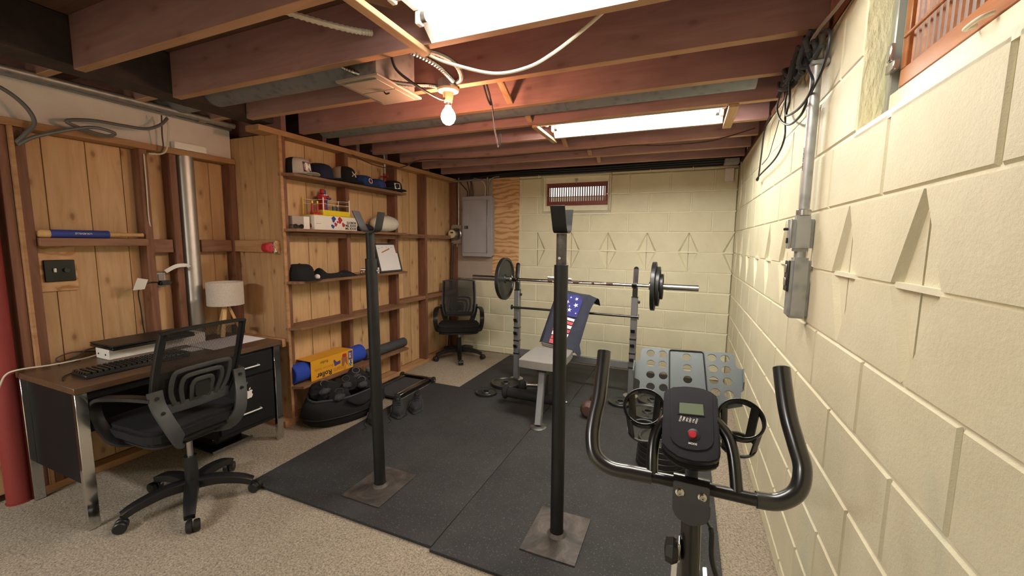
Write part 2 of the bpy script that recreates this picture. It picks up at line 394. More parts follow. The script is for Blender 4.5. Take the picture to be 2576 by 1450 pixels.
def thing(name, label, cat, loc=(0, 0, 0), rotz=0, group=None):
    o = bpy.data.objects.new(name, None); C.objects.link(o); o.empty_display_size = 0.1
    o.location = loc; o.rotation_euler = (0, 0, rotz); return tag(o, label, cat, group)
def struct(name, bm, m, parent=None):
    o = obj(name, bm, m, parent)
    if parent is None: o['kind'] = 'structure'
    return o
def copy_tree(o, parent=None):
    c = o.copy(); C.objects.link(c); c.parent = parent
    for ch in list(o.children): copy_tree(ch, c)
    return c
def dup(root, loc, rotz=0, label=None):
    c = copy_tree(root); c.location = loc; c.rotation_euler = (0, 0, rotz)
    if label: c['label'] = label
    return c
def inst(o, loc, parent=None):
    c = o.copy(); C.objects.link(c)
    c.parent = parent or o.parent; c.location = loc; return c
_fontcache = {}
def text(s, size, m, origin, ux, uy, parent, name='lettering', bold=0.0, align='CENTER', ext=0.0004, shear=0.0):
    cu = bpy.data.curves.new('t', 'FONT'); cu.body = s; cu.size = size; cu.align_x = align; cu.align_y = 'CENTER'; cu.extrude = ext; cu.offset = bold; cu.shear = shear; cu.resolution_u = 2
    o = bpy.data.objects.new('t', cu); C.objects.link(o)
    dg = bpy.context.evaluated_depsgraph_get(); me = bpy.data.meshes.new_from_object(o.evaluated_get(dg))
    bpy.data.objects.remove(o)
    ux = Vector(ux).normalized(); uy = Vector(uy).normalized(); n = ux.cross(uy)
    bm = bmesh.new(); bm.from_mesh(me); bpy.data.meshes.remove(me); og = Vector(origin)
    for v in bm.verts: v.co = og+ux*v.co.x+uy*v.co.y+n*v.co.z
    return obj(name, bm, m, parent, recalc=False)
def patch(name, poly, m, o, ux, uy, parent, th=0.0008):
    return obj(name, prism(NB(), poly, o, ux, uy, th), m, parent)
def cable(name, pts, r, m, label=None, cat='cable', sub=6, parent=None, n=8):
    o = obj(name, sweep(NB(), smooth_path(pts, sub), r, n=n), m, parent)
    if label: tag(o, label, cat)
    return o
X, Y, Z = Vector((1, 0, 0)), Vector((0, 1, 0)), Vector((0, 0, 1))
ZJ = 2.15            # underside of the joists
ZT = 2.385           # underside of the subfloor
B_, C_ = 0.4064, 0.2032; ZA = 1.303

# ================================================================ the setting
floor = struct('floor', box(NB(), (-7.1, -7.7, -0.06), (0.25, 0.25, 0.0)), CARPET)

# ---- block walls
WY0, WY1 = -3.034, -3.812           # right wall window opening
BX0, BX1 = -1.205, -1.990           # back wall window opening
def row_off(m, right):
    if m in (0, -1): v = 1
    elif m > 0: v = m % 2 == 0
    else: v = (m % 2 != 0)
    v = bool(v)
    return (0.5 if v else 0.0) if right else (0.0 if v else 0.5)
protos = {}
def block_mesh(key, ln, h, kind, right):
    """a block whose face looks to -x (right wall) or -y (back wall), lying along the wall from 0 to ln"""
    g = 0.004; dep = 0.035; r = 0.0055
    if kind == 'full': poly = [(g, g), (ln-g, g), (ln-g, h-g), (g, h-g)]
    t = bmesh.new()
    def P(a, b, d): return t.verts.new((d, -a, b)) if right else t.verts.new((-a, d, b))
    def ringf(pts, d): return [P(a, b, d) for a, b in pts]
    if kind == 'full':
        inner = [(g+r, g+r), (ln-g-r, g+r), (ln-g-r, h-g-r), (g+r, h-g-r)]
        A = ringf(inner, 0); Bv = ringf(poly, r); D = ringf(poly, dep)
        t.faces.new(A)
        for U, V in ((A, Bv), (Bv, D)):
            for i in range(4): t.faces.new((U[i], U[(i+1) % 4], V[(i+1) % 4], V[i]))
    else:
        q = 0.100; sl = 0.022; dd = 0.015       # half width of the recessed lozenge, width of its bevel, its depth
        lo, hi = (g, h-g) if kind == 'up' else (h-g, g)
        # each block half beside a joint loses a triangle: face trapezium, sloped bevel, sunk triangle
        for s in (0, 1):
            e = (lambda a: a) if s == 0 else (lambda a: ln-a)
            if s == 0:
                f = [P(e(q), lo, 0), P(e(g), hi, 0)]
        F = [P(q, lo, 0), P(ln-q, lo, 0), P(ln-g, hi, 0), P(g, hi, 0)]
        t.faces.new(F)
        I0 = [P(q-sl, lo, dd), P(g, hi-(hi-lo)*0.10, dd), P(g, lo, dd)]
        I1 = [P(ln-q+sl, lo, dd), P(ln-g, hi-(hi-lo)*0.10, dd), P(ln-g, lo, dd)]
        t.faces.new((F[0], F[3], I0[1], I0[0])); t.faces.new(I0)
        t.faces.new((F[1], I1[0], I1[1], F[2])); t.faces.new(I1)
        # outer skirts
        bl, br = P(g, lo, dep), P(ln-g, lo, dep); tl, tr = P(g, hi, dep), P(ln-g, hi, dep)
        t.faces.new((F[0], I0[0], I0[2], bl, br, I1[2], I1[0], F[1]))
        t.faces.new((F[3], F[2], tr, tl)); t.faces.new((I0[2], I0[1], F[3], tl, bl)); t.faces.new((I1[2], br, tr, F[2], I1[1]))
    return t
def add_block(parent, right, a0, a1, z0, z1, kind):
    ln, h = a1-a0, z1-z0; key = (right, round(ln, 3), round(h, 3), kind)
    if key not in protos:
        o = obj('concrete_block', block_mesh(key, ln, h, kind, right), BLOCK, parent); protos[key] = (o, Vector(o.location))
        o.location = Vector(o.location)+(Vector((0, -a0, z0)) if right else Vector((-a0, 0, z0)))
    else:
        o, l0 = protos[key]
        inst(o, l0+(Vector((0, -a0, z0)) if right else Vector((-a0, 0, z0))))
def rows(parent, right, end, holes):
    for m in range(-7, 5):
        z0, z1 = ZA+m*C_, ZA+(m+1)*C_
        z0c, z1c = max(0.002, z0), min(2.148, z1)
        if z1c-z0c < 0.02: continue
        off = row_off(m, right)*B_; k = 0; a = 0.0
        cuts = [0.0]; x = off if off > 0 else B_
        while x < end-0.03: cuts.append(x); x += B_
        cuts.append(end)
        for a0, a1 in zip(cuts, cuts[1:]):
            segs = [(a0, a1)]
            for (h0, h1, hz0, hz1) in holes:
                if z1c > hz0+0.03 and z0c < hz1-0.03:
                    ns = []
                    for (p, q) in segs:
                        if q <= h0 or p >= h1: ns.append((p, q)); continue
                        if p < h0: ns.append((p, h0))
                        if q > h1: ns.append((h1, q))
                    segs = ns
            for (p, q) in segs:
                if q-p < 0.03: continue
                kind = 'full'
                if m in (0, -1) and abs((q-p)-B_) < 0.01: kind = 'up' if m == 0 else 'down'
                add_block(parent, right, p, q, z0c, z1c, kind)
WH = 2.13
bm = NB(); d0, d1 = 0.034, 0.22
box(bm, (d0, -7.6, 0), (d1, WY1, 2.15)); box(bm, (d0, WY0, 0), (d1, 0.22, 2.15))
box(bm, (d0, WY1, 0), (d1, WY0, 1.712)); box(bm, (d0, WY1, WH), (d1, WY0, 2.15))
wall_right = struct('wall_right', bm, MORTAR)
rows(wall_right, True, 4.9, [(-WY0, -WY1, 1.712, 2.2)])
box_ = NB()
for m in range(-6, 5):
    z = ZA+m*C_
    if z > 2.14: continue
    if 1.72 < z < 2.12: box(box_, (0.0035, WY0, z-0.0055), (0.034, 0, z+0.0055)); box(box_, (0.0035, -7.5, z-0.0055), (0.034, WY1, z+0.0055))
    else: box(box_, (0.0055, -7.5, z-0.0065), (0.034, 0, z+0.0065))
for m in range(-7, 5):
    if m in (0, -1): continue
    z0, z1 = max(0, ZA+m*C_), min(2.15, ZA+(m+1)*C_); o_ = row_off(m, True)*B_; y = o_ if o_ else B_
    while y < 4.9:
        if not (m in (2, 3, 4) and -WY0 < y < -WY1): box(box_, (0.0065, -y-0.005, z0), (0.034, -y+0.005, z1))
        y += B_
tag(obj('mortar', box_, MORTAR, wall_right), kind='stuff')
bm = NB(); box(bm, (-7.0, 0.034, 0), (BX1, 0.22, 2.15)); box(bm, (BX0, 0.034, 0), (0.034, 0.22, 2.15))
box(bm, (BX1, 0.034, 0), (BX0, 0.22, 1.712)); box(bm, (BX1, 0.034, WH), (BX0, 0.22, 2.15))
wall_back = struct('wall_back', bm, MORTAR)
rows(wall_back, False, 3.3, [(-BX0, -BX1, 1.712, 2.2), (2.29, 3.4, 0.95, 2.3)])
box_ = NB()
for m in range(-6, 4):
    z = ZA+m*C_
    xl = -3.3 if z < 0.95 else -2.28
    if 1.72 < z < 2.12: box(box_, (BX0, 0.0035, z-0.0045), (0, 0.034, z+0.0045)); box(box_, (xl, 0.0035, z-0.0045), (BX1, 0.034, z+0.0045))
    else: box(box_, (xl, 0.0055, z-0.0065), (0, 0.034, z+0.0065))
for m in range(-7, 5):
    if m in (0, -1): continue
    z0, z1 = max(0, ZA+m*C_), min(2.15, ZA+(m+1)*C_); o_ = row_off(m, False)*B_; y = o_ if o_ else B_
    while y < (3.3 if z0 < 0.9 else 2.28):
        if not (m in (2, 3, 4) and -BX0 < y < -BX1): box(box_, (-y-0.004, 0.0065, z0), (-y+0.004, 0.034, z1))
        y += B_
tag(obj('mortar', box_, MORTAR, wall_back), kind='stuff')

# boards screwed to the back wall
tag(obj('plywood_strip', box(NB(), (-2.60, -0.020, 0.925), (-2.262, 0.0, 2.135)), PLY), 'tall raw plywood strip between grey breaker panel and cream blocks', 'plywood')
tag(obj('backing_board', box(NB(), (-3.17, -0.017, 0.925), (-2.601, 0.0, 2.135)), TAUPE), 'taupe painted board behind the grey breaker panel and meter', 'board')
obj('white_strip', box(NB(), (-3.29, -0.012, 0.93), (-3.171, 0.03, 2.135)), DIRTW, wall_back)

# ---- windows
def window(name, right, a0, a1, z0, z1):
    """a0..a1 along the wall (a0 nearer the far corner), opening z0..z1"""
    def W(a, d, z): return Vector((d, -a, z)) if right else Vector((-a, d, z))
    def bx(bm, p, q, bev=0.0):
        A = W(*p); Bq = W(*q); return box(bm, (min(A.x, Bq.x), min(A.y, Bq.y), min(A.z, Bq.z)), (max(A.x, Bq.x), max(A.y, Bq.y), max(A.z, Bq.z)), bev)
    rc = 0.055
    bm = NB(); bx(bm, (a0-0.001, 0.001, z0), (a0+0.004, 0.2, z1)); bx(bm, (a1-0.004, 0.001, z0), (a1+0.001, 0.2, z1)); bx(bm, (a0, 0.001, z1-0.004), (a1, 0.2, z1+0.001))
    root = struct(name, bm, STUCCO if right else MORTAR)
    # sloping sill
    bm = NB(); pts = [(0.0, z0), (rc+0.02, z0+0.046), (0.20, z0+0.05), (0.20, z0-0.02), (0.0, z0-0.02)]
    A = [bm.verts.new(W(a0+0.001, d, z)) for d, z in pts]; Bv = [bm.verts.new(W(a1-0.001, d, z)) for d, z in pts]
    bm.faces.new(A); bm.faces.new(Bv[::-1])
    for i in range(5): bm.faces.new((A[i], A[(i+1) % 5], Bv[(i+1) % 5], Bv[i]))
    obj('window_sill', bm, MORTAR, root)
    zf = z0+0.035
    s0, s1, sz0, sz1 = a0+0.075, a1-0.05, z0+0.085, z1-0.045
    if not right: s0, s1, sz0, sz1 = a0+0.045, a1-0.045, z0+0.095, z1-0.075
    bm = NB()
    bx(bm, (a0+0.005, rc, zf), (a0+0.03, rc+0.05, z1-0.005), 0.003); bx(bm, (a1-0.03, rc, zf), (a1-0.005, rc+0.05, z1-0.005), 0.003)
    bx(bm, (a0+0.0305, rc+0.018, zf), (s0-0.002, rc+0.05, z1-0.005), 0.002); bx(bm, (s1+0.002, rc+0.018, zf), (a1-0.0305, rc+0.05, z1-0.005), 0.002)
    obj('window_frame', bm, ALU if right else MORTAR, root)
    bm = NB(); bx(bm, (a0+0.031, rc, sz1+0.002), (a1-0.031, rc+0.05, z1-0.005), 0.003); bx(bm, (a0+0.031, rc+0.002, zf), (a1-0.031, rc+0.05, sz0-0.002), 0.003)
    obj('window_rail', bm, MORTAR, root)
    obj('glass_pane', bx(NB(), (a0+0.04, rc+0.075, zf+0.02), (a1-0.04, rc+0.079, z1-0.02)), GLASS, root)
    # louvred shutter in front of the glass
    M1 = SHUT if right else SHUTD; th = (rc+0.004, rc+0.030)
    sh = obj('shutter', bx(bx(NB(), (s0, th[0], sz0), (s1, th[1], sz0+0.045), 0.002), (s0, th[0], sz1-0.045), (s1, th[1], sz1), 0.002), M1, root)
    obj('shutter_stile', bx(NB(), (s0, th[0], sz0+0.045), (s0+0.028, th[1], sz1-0.045), 0.002), M1, sh)
    obj('shutter_stile', bx(NB(), (s1-0.028, th[0], sz0+0.045), (s1, th[1], sz1-0.045), 0.002), M1, sh)
    n = 24; sp = (s1-s0-0.056)/n; proto = None; ang = math.radians(-42 if right else 50)
    for i in range(n):
        a = s0+0.028+sp*(i+0.5); mid = W(a, (th[0]+th[1])/2, 0); hw = 0.0135
        if proto is None:
            ca, sa = math.cos(ang), math.sin(ang)
            L1 = W(1, 0, 0)*ca*hw+W(0, 1, 0)*sa*hw; T1 = (W(1, 0, 0)*-sa+W(0, 1, 0)*ca)*0.0025
            b2 = NB(); vs = []
            for zz in (sz0+0.045, sz1-0.045):
                for sgn, sg2 in ((-1, -1), (1, -1), (1, 1), (-1, 1)):
                    p = mid+L1*sgn+T1*sg2; p.z = zz; vs.append(b2.verts.new(p))
            for f in ((0, 1, 2, 3), (7, 6, 5, 4), (0, 4, 5, 1), (1, 5, 6, 2), (2, 6, 7, 3), (3, 7, 4, 0)): b2.faces.new([vs[q] for q in f])
            proto = obj('slat', b2, M1, sh); p0 = Vector(proto.location); a_first = a
        else: inst(proto, p0+(W(a, 0, 0)-W(a_first, 0, 0)))
    zm = sz0+(0.095 if not right else 0.115)
    cyl_ = NB(); cyl(cyl_, W(s0+0.03, rc-0.004, zm), W(s1-0.03, rc-0.004, zm), 0.004, n=10); obj('tilt_rod', cyl_, M1, sh)
    # catches
    bm = NB()
    if right:
        bx(bm, (a0+0.028, rc-0.012, z0+0.135), (a0+0.075, rc+0.002, z0+0.160), 0.002); bx(bm, (a0+0.045, rc-0.018, z0+0.160), (a0+0.066, rc-0.006, z0+0.205), 0.003)
    else:
        mid_ = (a0+a1)/2; bx(bm, (mid_-0.018, rc-0.012, z1-0.05), (mid_+0.018, rc, z1-0.03), 0.003); bx(bm, (mid_-0.004, rc-0.02, z1-0.085), (mid_+0.004, rc-0.008, z1-0.04), 0.002)
        bx(bm, (s0-0.012, rc-0.01, (z0+z1)/2-0.006), (s0+0.012, rc, (z0+z1)/2+0.008), 0.003); bx(bm, (s1-0.012, rc-0.01, (z0+z1)/2-0.006), (s1+0.012, rc, (z0+z1)/2+0.008), 0.003)
    obj('catch', bm, STEEL, root)
    if right:
        hd = smooth_path([W(a0+0.40, rc-0.002, sz0+0.006), W(a0+0.405, rc-0.02, sz0), W(a0+0.445, rc-0.02, sz0), W(a0+0.45, rc-0.002, sz0+0.006)], 6)
        obj('handle', sweep(NB(), hd, 0.004), CABLEW, sh)
    return root
window('window_1', True, -WY0, -WY1, 1.712, WH)
window('window_2', False, -BX0, -BX1, 1.712, WH)
# kerb of the area outside the back window
struct('trim_1', box(NB(), (-3.2, 0.62, 1.2), (0, 0.80, 1.965)), TAUPE)
struct('trim_2', box(NB(), (0.55, -4.4, 1.2), (0.70, -2.4, 1.80)), TAUPE)

# ---- ceiling: subfloor boards, joists, bridging
bm = box(NB(), (-7.0, -7.6, ZT), (0.22, 0.22, ZT+0.05)); ceiling = struct('ceiling', bm, SUB)
bm = NB(); y = -7.5; proto = None
fars = [-5.55, -5.10, -4.69, -4.28, -3.87, -3.46, -3.065, -2.655, -2.27, -1.895, -1.515, -1.13, -0.765, -0.40]
for yf in fars:
    if proto is None:
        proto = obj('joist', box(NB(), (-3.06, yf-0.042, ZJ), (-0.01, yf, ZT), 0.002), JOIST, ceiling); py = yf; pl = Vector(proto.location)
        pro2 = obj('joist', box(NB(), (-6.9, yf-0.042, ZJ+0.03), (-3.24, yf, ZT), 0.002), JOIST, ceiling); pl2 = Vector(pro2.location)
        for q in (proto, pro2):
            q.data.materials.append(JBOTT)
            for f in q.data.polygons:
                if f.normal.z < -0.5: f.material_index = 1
    else:
        inst(proto, pl+Vector((0, yf-py, 0))); inst(pro2, pl2+Vector((0, yf-py, 0)))
# boards closing the joist ends on the walls
obj('sill_plate', box(NB(), (0.001, -7.5, 2.15), (0.14, 0.1, 2.19)), STUD, ceiling)
obj('rim_joist', box(NB(), (0.06, -7.5, 2.19), (0.10, 0.2, ZT)), JOIST, ceiling)
obj('sill_plate', box(NB(), (-7.0, 0.001, 2.15), (0.0, 0.14, 2.19)), DARKW, ceiling)
obj('rim_joist', box(NB(), (-7.0, 0.05, 2.19), (0.055, 0.09, ZT)), DARKW, ceiling)
obj('crossing_beam', box(NB(), (-3.235, -7.5, 2.17), (-3.065, -2.50, ZT), 0.004), DARKW, ceiling)
def brace(p, q, w=0.034, t=0.018, m=JBOARD, name='bridging_brace'):
    return obj(name, sweep(NB(), [p, q], w/2, t/2, up=(0, 0, 1), square=True), m, ceiling)
# cross bridging seen between the far joists
for (yn, yf, xc) in ((-2.655, -2.312, -1.44), (-2.27, -1.937, -1.46), (-1.515, -1.172, -1.43), (-1.13, -0.807, -1.31), (-0.765, -0.442, -1.30)):
    brace((xc, yn+0.002, ZJ+0.02), (xc, yf-0.002, ZT-0.04)); brace((xc+0.05, yn+0.002, ZT-0.04), (xc+0.05, yf-0.002, ZJ+0.02))
# cleats at the ends of the two lamps
obj('cleat', box(NB(), (-1.455, -3.86, ZJ-0.022), (-1.415, -3.06, ZJ-0.001), 0.002), JBOARD, ceiling)
brace((-1.53, -3.455, ZJ+0.06), (-1.53, -3.11, ZJ+0.17), 0.09, 0.018, JBOARD, 'cleat')
obj('cleat', box(NB(), (-1.40, -1.93, ZJ-0.02), (-1.365, -1.48, ZJ-0.001), 0.002), JBOARD, ceiling)
obj('cleat', box(NB(), (-0.255, -1.93, ZJ-0.02), (-0.205, -1.48, ZJ-0.001), 0.002), JBOARD, ceiling)
obj('cleat', box(NB(), (-1.47, -1.89, ZJ+0.04), (-1.452, -1.56, ZJ+0.14), 0.002), JBOARD, ceiling)

# ---- shelf wall (left)
LX, LB = -3.09, -3.19               # stud faces, board faces
bm = box(NB(), (-3.24, -2.44, 0), (-3.212, -0.002, 2.15)); wall_left = struct('wall_left', bm, SUB)
ys = [-2.44, -2.158, -1.976, -1.79, -1.606, -1.42, -1.215, -0.98, -0.862, -0.68, -0.41, -0.30, -0.155, -0.005]
for a, b in zip(ys, ys[1:]):
    j = random.uniform(0, 0.004)
    obj('board', box(NB(), (LB-0.02-j, a+0.0022, 0.04), (LB-j, b-0.0022, 2.11), 0.0015), BOARD, wall_left)
for y0 in (-2.445, -1.855, -1.22, -0.72, -0.05):
    for zz in ((0.04, 2.108),):
        obj('stud', box(NB(), (LB, y0, zz[0]), (LX, y0+0.040, zz[1]), 0.002), STUD, wall_left)
obj('plate', box(NB(), (LB, -2.455, 0.0), (LX, -0.01, 0.039), 0.002), PLATE, wall_left)
obj('plate', box(NB(), (LB-0.03, -2.60, 2.109), (LX+0.004, -0.01, 2.147), 0.002), PLATE, wall_left)
for a, b, z0, z1 in ((-2.404, -1.857, 1.40, 1.438), (-1.814, -1.222, 1.40, 1.438), (-1.179, -0.722, 1.415, 1.455), (-0.679, -0.052, 1.415, 1.455), (-1.179, -0.722, 0.735, 0.775), (-0.679, -0.052, 0.735, 0.775)):
    obj('rail', box(NB(), (LB, a, z0), (LX, b, z1), 0.002), RAIL, wall_left)
# return panel towards the desk and its corner strips
bm = box(NB(), (-3.66, -2.446, 0), (-3.25, -2.441, 2.12)); trim3 = struct('trim_3', bm, SUB)
for a, b in ((-3.66, -3.50), (-3.50, -3.335), (-3.335, -3.215), (-3.215, -3.092)):
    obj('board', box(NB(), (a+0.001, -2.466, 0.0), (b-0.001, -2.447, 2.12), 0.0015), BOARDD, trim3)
obj('corner_strip', box(NB(), (-3.0895, -2.470, 0.0), (-3.070, -2.447, 2.108), 0.0015), PLATE, trim3)
obj('rail', box(NB(), (-3.55, -2.505, 1.29), (-3.115, -2.467, 1.375), 0.002), PLATEX, trim3)
obj('rail', box(NB(), (-3.55, -2.50, 0.60), (-3.10, -2.467, 0.66), 0.002), PLATEX, trim3)
obj('plate', box(NB(), (-3.60, -2.53, 0.0), (-3.07, -2.467, 0.05), 0.002), PLATEX, trim3)

# ---- desk nook wall
NX, NB2 = -3.55, -3.64
bm = box(NB(), (-3.70, -4.35, 0), (-3.662, -2.46, 1.93)); nook = struct('wall_nook', bm, SUB)
ys = [-3.80, -3.62, -3.44, -3.262, -3.10, -2.886, -2.74, -2.60, -2.468]
for a, b in zip(ys, ys[1:]):
    j = random.uniform(0, 0.004)
    obj('board', box(NB(), (NB2-0.02-j, a+0.0018, 0.04), (NB2-j, b-0.0018, 1.93), 0.0015), BOARD, nook)
for y0, y1 in ((-3.62, -3.585), (-3.565, -3.525), (-3.052, -3.010), (-2.892, -2.852), (-2.510, -2.468)):
    obj('stud', box(NB(), (NB2, y0, 0.04), (NX, y1, 1.93), 0.002), STUD, nook)
obj('trim_board', box(NB(), (NB2, -3.584, 0.04), (NX+0.02, -3.567, 1.93), 0.002), PLATE, nook)
obj('plate', box(NB(), (-3.68, -4.3, 1.931), (NX+0.01, -2.468, 1.968), 0.002), PLATE, nook)
obj('plate', box(NB(), (NB2, -3.62, 0.0), (NX, -2.468, 0.039), 0.002), PLATE, nook)
obj('rail', box(NB(), (NB2, -3.523, 1.335), (NX+0.03, -3.053, 1.378), 0.002), RAIL, nook)
obj('rail', box(NB(), (-3.61, -3.008, 1.29), (-3.57, -2.895, 1.375), 0.002), RAIL, nook)
obj('rail', box(NB(), (-3.61, -2.722, 1.29), (-3.57, -2.512, 1.375), 0.002), RAIL, nook)
# white sheet above, and the trims along it
struct('trim_4', box(NB(), (-3.62, -4.3, 1.969), (-3.585, -2.47, 2.175)), WHITEB)
struct('trim_5', box(NB(), (-3.60, -4.3, 2.176), (-3.55, -2.47, 2.19), 0.003), GALV)
# hidden sides of the basement
struct('wall_left_far', box(NB(), (-7.05, -7.6, 0), (-7.0, 0.2, ZT)), SUB)
struct('wall_front', box(NB(), (-7.0, -7.65, 0), (0.22, -7.6, ZT)), BLOCK)
struct('wall_left_back', box(NB(), (-7.0, -2.4, 0), (-3.72, -2.36, ZT)), SUB)
# rubber floor mats
MT = 0.016
def mat_(a, b, label):
    return tag(obj('rubber_mat', box(NB(), (a[0], a[1], 0.0005), (b[0], b[1], MT), 0.0015), RUBBER), label, 'mat', 'black rubber gym mats on the carpet')
mat_((-2.632, -3.100), (-1.4135, -1.277), 'black rubber mat under the left steel stand, its left edge beside the sneakers')
mat_((-1.4105, -3.118), (-0.214, -1.277), 'black rubber mat under the right steel stand and the exercise bike')
mat_((-2.333, -1.274), (-1.278, -0.055), 'black rubber mat under left upright of weight bench, with two loose plates')
mat_((-1.275, -1.274), (-0.200, -0.060), 'black rubber mat under right upright of weight bench')
#--END-STRUCT
# ================================================================ lamps
def tube_lamp(name, label, x0, x1, y0, y1, zb, zt, tm=None):
    t = thing(name, label, 'light', ((x0+x1)/2, (y0+y1)/2, zb), 0, 'fluorescent tube lamps between the joists')
    ym = (y0+y1)/2
    bm = NB(); box(bm, (x0, ym-0.055, zt-0.045), (x1, ym+0.055, zt), 0.003)
    obj('housing', bm, WHITE, t)
    bm = NB(); prof = [(-0.055, zt-0.02), (-(y1-y0)/2, zb), (-(y1-y0)/2-0.002, zb+0.004), (-0.055, zt-0.008)]
    for s in (1, -1):
        A = [bm.verts.new((x0, ym+s*a, z)) for a, z in prof]; Bv = [bm.verts.new((x1, ym+s*a, z)) for a, z in prof]
        bm.faces.new(A); bm.faces.new(Bv[::-1])
        for i in range(4): bm.faces.new((A[i], A[(i+1) % 4], Bv[(i+1) % 4], Bv[i]))
    obj('reflector', bm, WHITE, t)
    for s in (1, -1):
        tb = obj('tube', cyl(NB(), (x0+0.03, ym+s*0.075, zb+0.045), (x1-0.03, ym+s*0.075, zb+0.045), 0.019, n=16, bev=0.004), tm or TUBEM, t)
        for xe in (x0, x1):
            sg = 1 if xe == x0 else -1
            obj('socket', box(NB(), (xe, ym+s*0.075-0.016, zb+0.02), (xe+sg*0.022, ym+s*0.075+0.016, zt-0.03), 0.004), WHITE, t)
            cb = NB(); cyl(cb, (xe+sg*0.026, ym+s*0.075, zb+0.045), (xe+sg*0.045, ym+s*0.075, zb+0.045), 0.0198, n=16); obj('cap', cb, STEEL, tb)
    return t
tube_lamp('fluorescent_lamp', 'large fluorescent tube lamp between the nearest joists, at the top edge', -1.375, -0.155, -3.45, -3.115, ZJ-0.005, ZJ+0.10, TUBEN)
tube_lamp('fluorescent_lamp', 'farther fluorescent tube lamp near the right wall, behind the bare bulb', -1.355, -0.262, -1.885, -1.565, ZJ-0.005, ZJ+0.10)
# bare bulb on a porcelain base
t = thing('bare_bulb_lamp', 'lit bare bulb in porcelain holder under metal junction box', 'light', (-1.565, -2.69, 1.96))
bm = NB(); lathe(bm, [(0, -0.036), (0.014, -0.034), (0.027, -0.024), (0.035, -0.008), (0.0365, 0.004), (0.034, 0.018), (0.026, 0.034), (0.017, 0.046), (0.014, 0.056)], (-1.565, -2.69, 2.005), (0, 0, 1), 24)
obj('bulb', bm, BULBM, t)
obj('screw_shell', cyl(NB(), (-1.565, -2.69, 2.061), (-1.565, -2.69, 2.078), 0.0145, n=16), STEEL, t)
bm = NB(); lathe(bm, [(0.0, 0), (0.020, 0), (0.024, 0.02), (0.028, 0.045), (0.052, 0.052), (0.055, 0.062), (0, 0.062)], (-1.565, -2.69, 2.078), (0, 0, 1), 24)
obj('lamp_holder', bm, CREAM, t)
bm = NB(); lathe(bm, [(0, 0), (0.052, 0), (0.052, 0.04), (0, 0.04)], (-1.565, -2.69, 2.1405), (0, 0, 1), 8)
obj('junction_box', bm, GALV, t)
obj('pull_chain', sweep(NB(), smooth_path([(-1.54, -2.71, 2.09), (-1.53, -2.715, 2.055), (-1.54, -2.72, 2.03), (-1.553, -2.715, 2.05)], 5), 0.0012), CREAM, t)

# ================================================================ things under the ceiling
bm = NB(); lathe(bm, [(0, 0), (0.092, 0), (0.092, 0.9), (0.094, 0.9), (0.094, 0.93), (0.092, 0.93), (0.092, 1.9), (0.094, 1.9), (0.094, 1.93), (0.092, 1.93), (0.092, 2.9), (0, 2.9)], (-3.05, -2.075, 2.262), (1, 0, 0), 28)
tag(obj('round_duct', bm, SPANG), 'long round galvanised duct behind the bare bulb', 'duct')
t = thing('round_duct', 'short round duct ending in the square metal register box', 'duct', (-2.6, -2.89, 2.16))
bm = NB(); cyl(bm, (-3.7, -2.87, 2.262), (-1.925, -2.87, 2.262), 0.088, n=28); obj('pipe', bm, SPANG, t)
t = thing('ceiling_register', 'square galvanised register box hanging between joists, left of bulb', 'register', (-1.825, -2.9, 2.10))
bm = NB(); box(bm, (-1.92, -3.02, 2.112), (-1.73, -2.74, ZT-0.003), 0.002); obj('box', bm, GALV, t)
bm = NB(); box(bm, (-1.945, -3.045, 2.100), (-1.705, -2.715, 2.111), 0.002); obj('face_frame', bm, METERG, t)
bm = NB(); box(bm, (-1.92, -3.02, 2.095), (-1.73, -2.90, 2.0995), 0.001); obj('damper_blade', bm, METERG, t)
bm = NB(); box(bm, (-1.92, -2.895, 2.095), (-1.73, -2.74, 2.0995), 0.001); obj('damper_blade', bm, METERG, t)
bm = NB(); sweep(bm, smooth_path([(-1.80, -2.885, 2.094), (-1.785, -2.89, 2.082), (-1.765, -2.89, 2.084)], 5), 0.004); obj('damper_lever', bm, BLACKM, t)
# hanging cables
cable('white_cable', [(-1.50, -3.12, 2.20), (-1.42, -3.06, 2.13), (-1.30, -3.0, 2.09), (-1.17, -2.96, 2.062), (-1.03, -2.97, 2.062), (-0.92, -2.99, 2.09), (-0.80, -3.01, 2.145), (-0.70, -3.03, 2.20)], 0.0065, CABLEW, 'thick white cable drooping in an arc between joists beside the bulb')
def flex(name, pts, r, m, label):
    P = smooth_path(pts, 14); L = len(P)
    o = obj(name, sweep(NB(), P, r, n=8, taper=lambda t: 1.0+0.30*(round(t*(L-1)) % 2)), m); return tag(o, label, 'conduit')
flex('flexible_conduit', [(-1.98, -3.42, 2.30), (-1.90, -3.38, 2.25), (-1.80, -3.30, 2.225), (-1.70, -3.20, 2.215), (-1.66, -3.12, 2.23)], 0.010, CABLEW, 'pale ribbed conduit between joists above the white wall cap')
flex('flexible_conduit', [(-1.90, -3.05, 2.16), (-1.84, -3.02, 2.135), (-1.74, -2.95, 2.115), (-1.67, -2.86, 2.12), (-1.63, -2.76, 2.145), (-1.615, -2.70, 2.155)], 0.0085, STEEL, 'ribbed metal conduit curving from the register to the bulb box')
flex('flexible_conduit', [(-1.62, -3.05, 2.20), (-1.55, -2.98, 2.19), (-1.50, -2.90, 2.17), (-1.50, -2.80, 2.16), (-1.52, -2.72, 2.165)], 0.010, STEEL, 'ribbed metal conduit running forward from the bulb box to the lamp cleat')
flex('flexible_conduit', [(-1.56, -3.06, 2.19), (-1.46, -2.95, 2.19), (-1.43, -2.84, 2.18), (-1.46, -2.74, 2.165), (-1.51, -2.70, 2.165)], 0.010, GALV, 'dark ribbed conduit right of the bulb box')
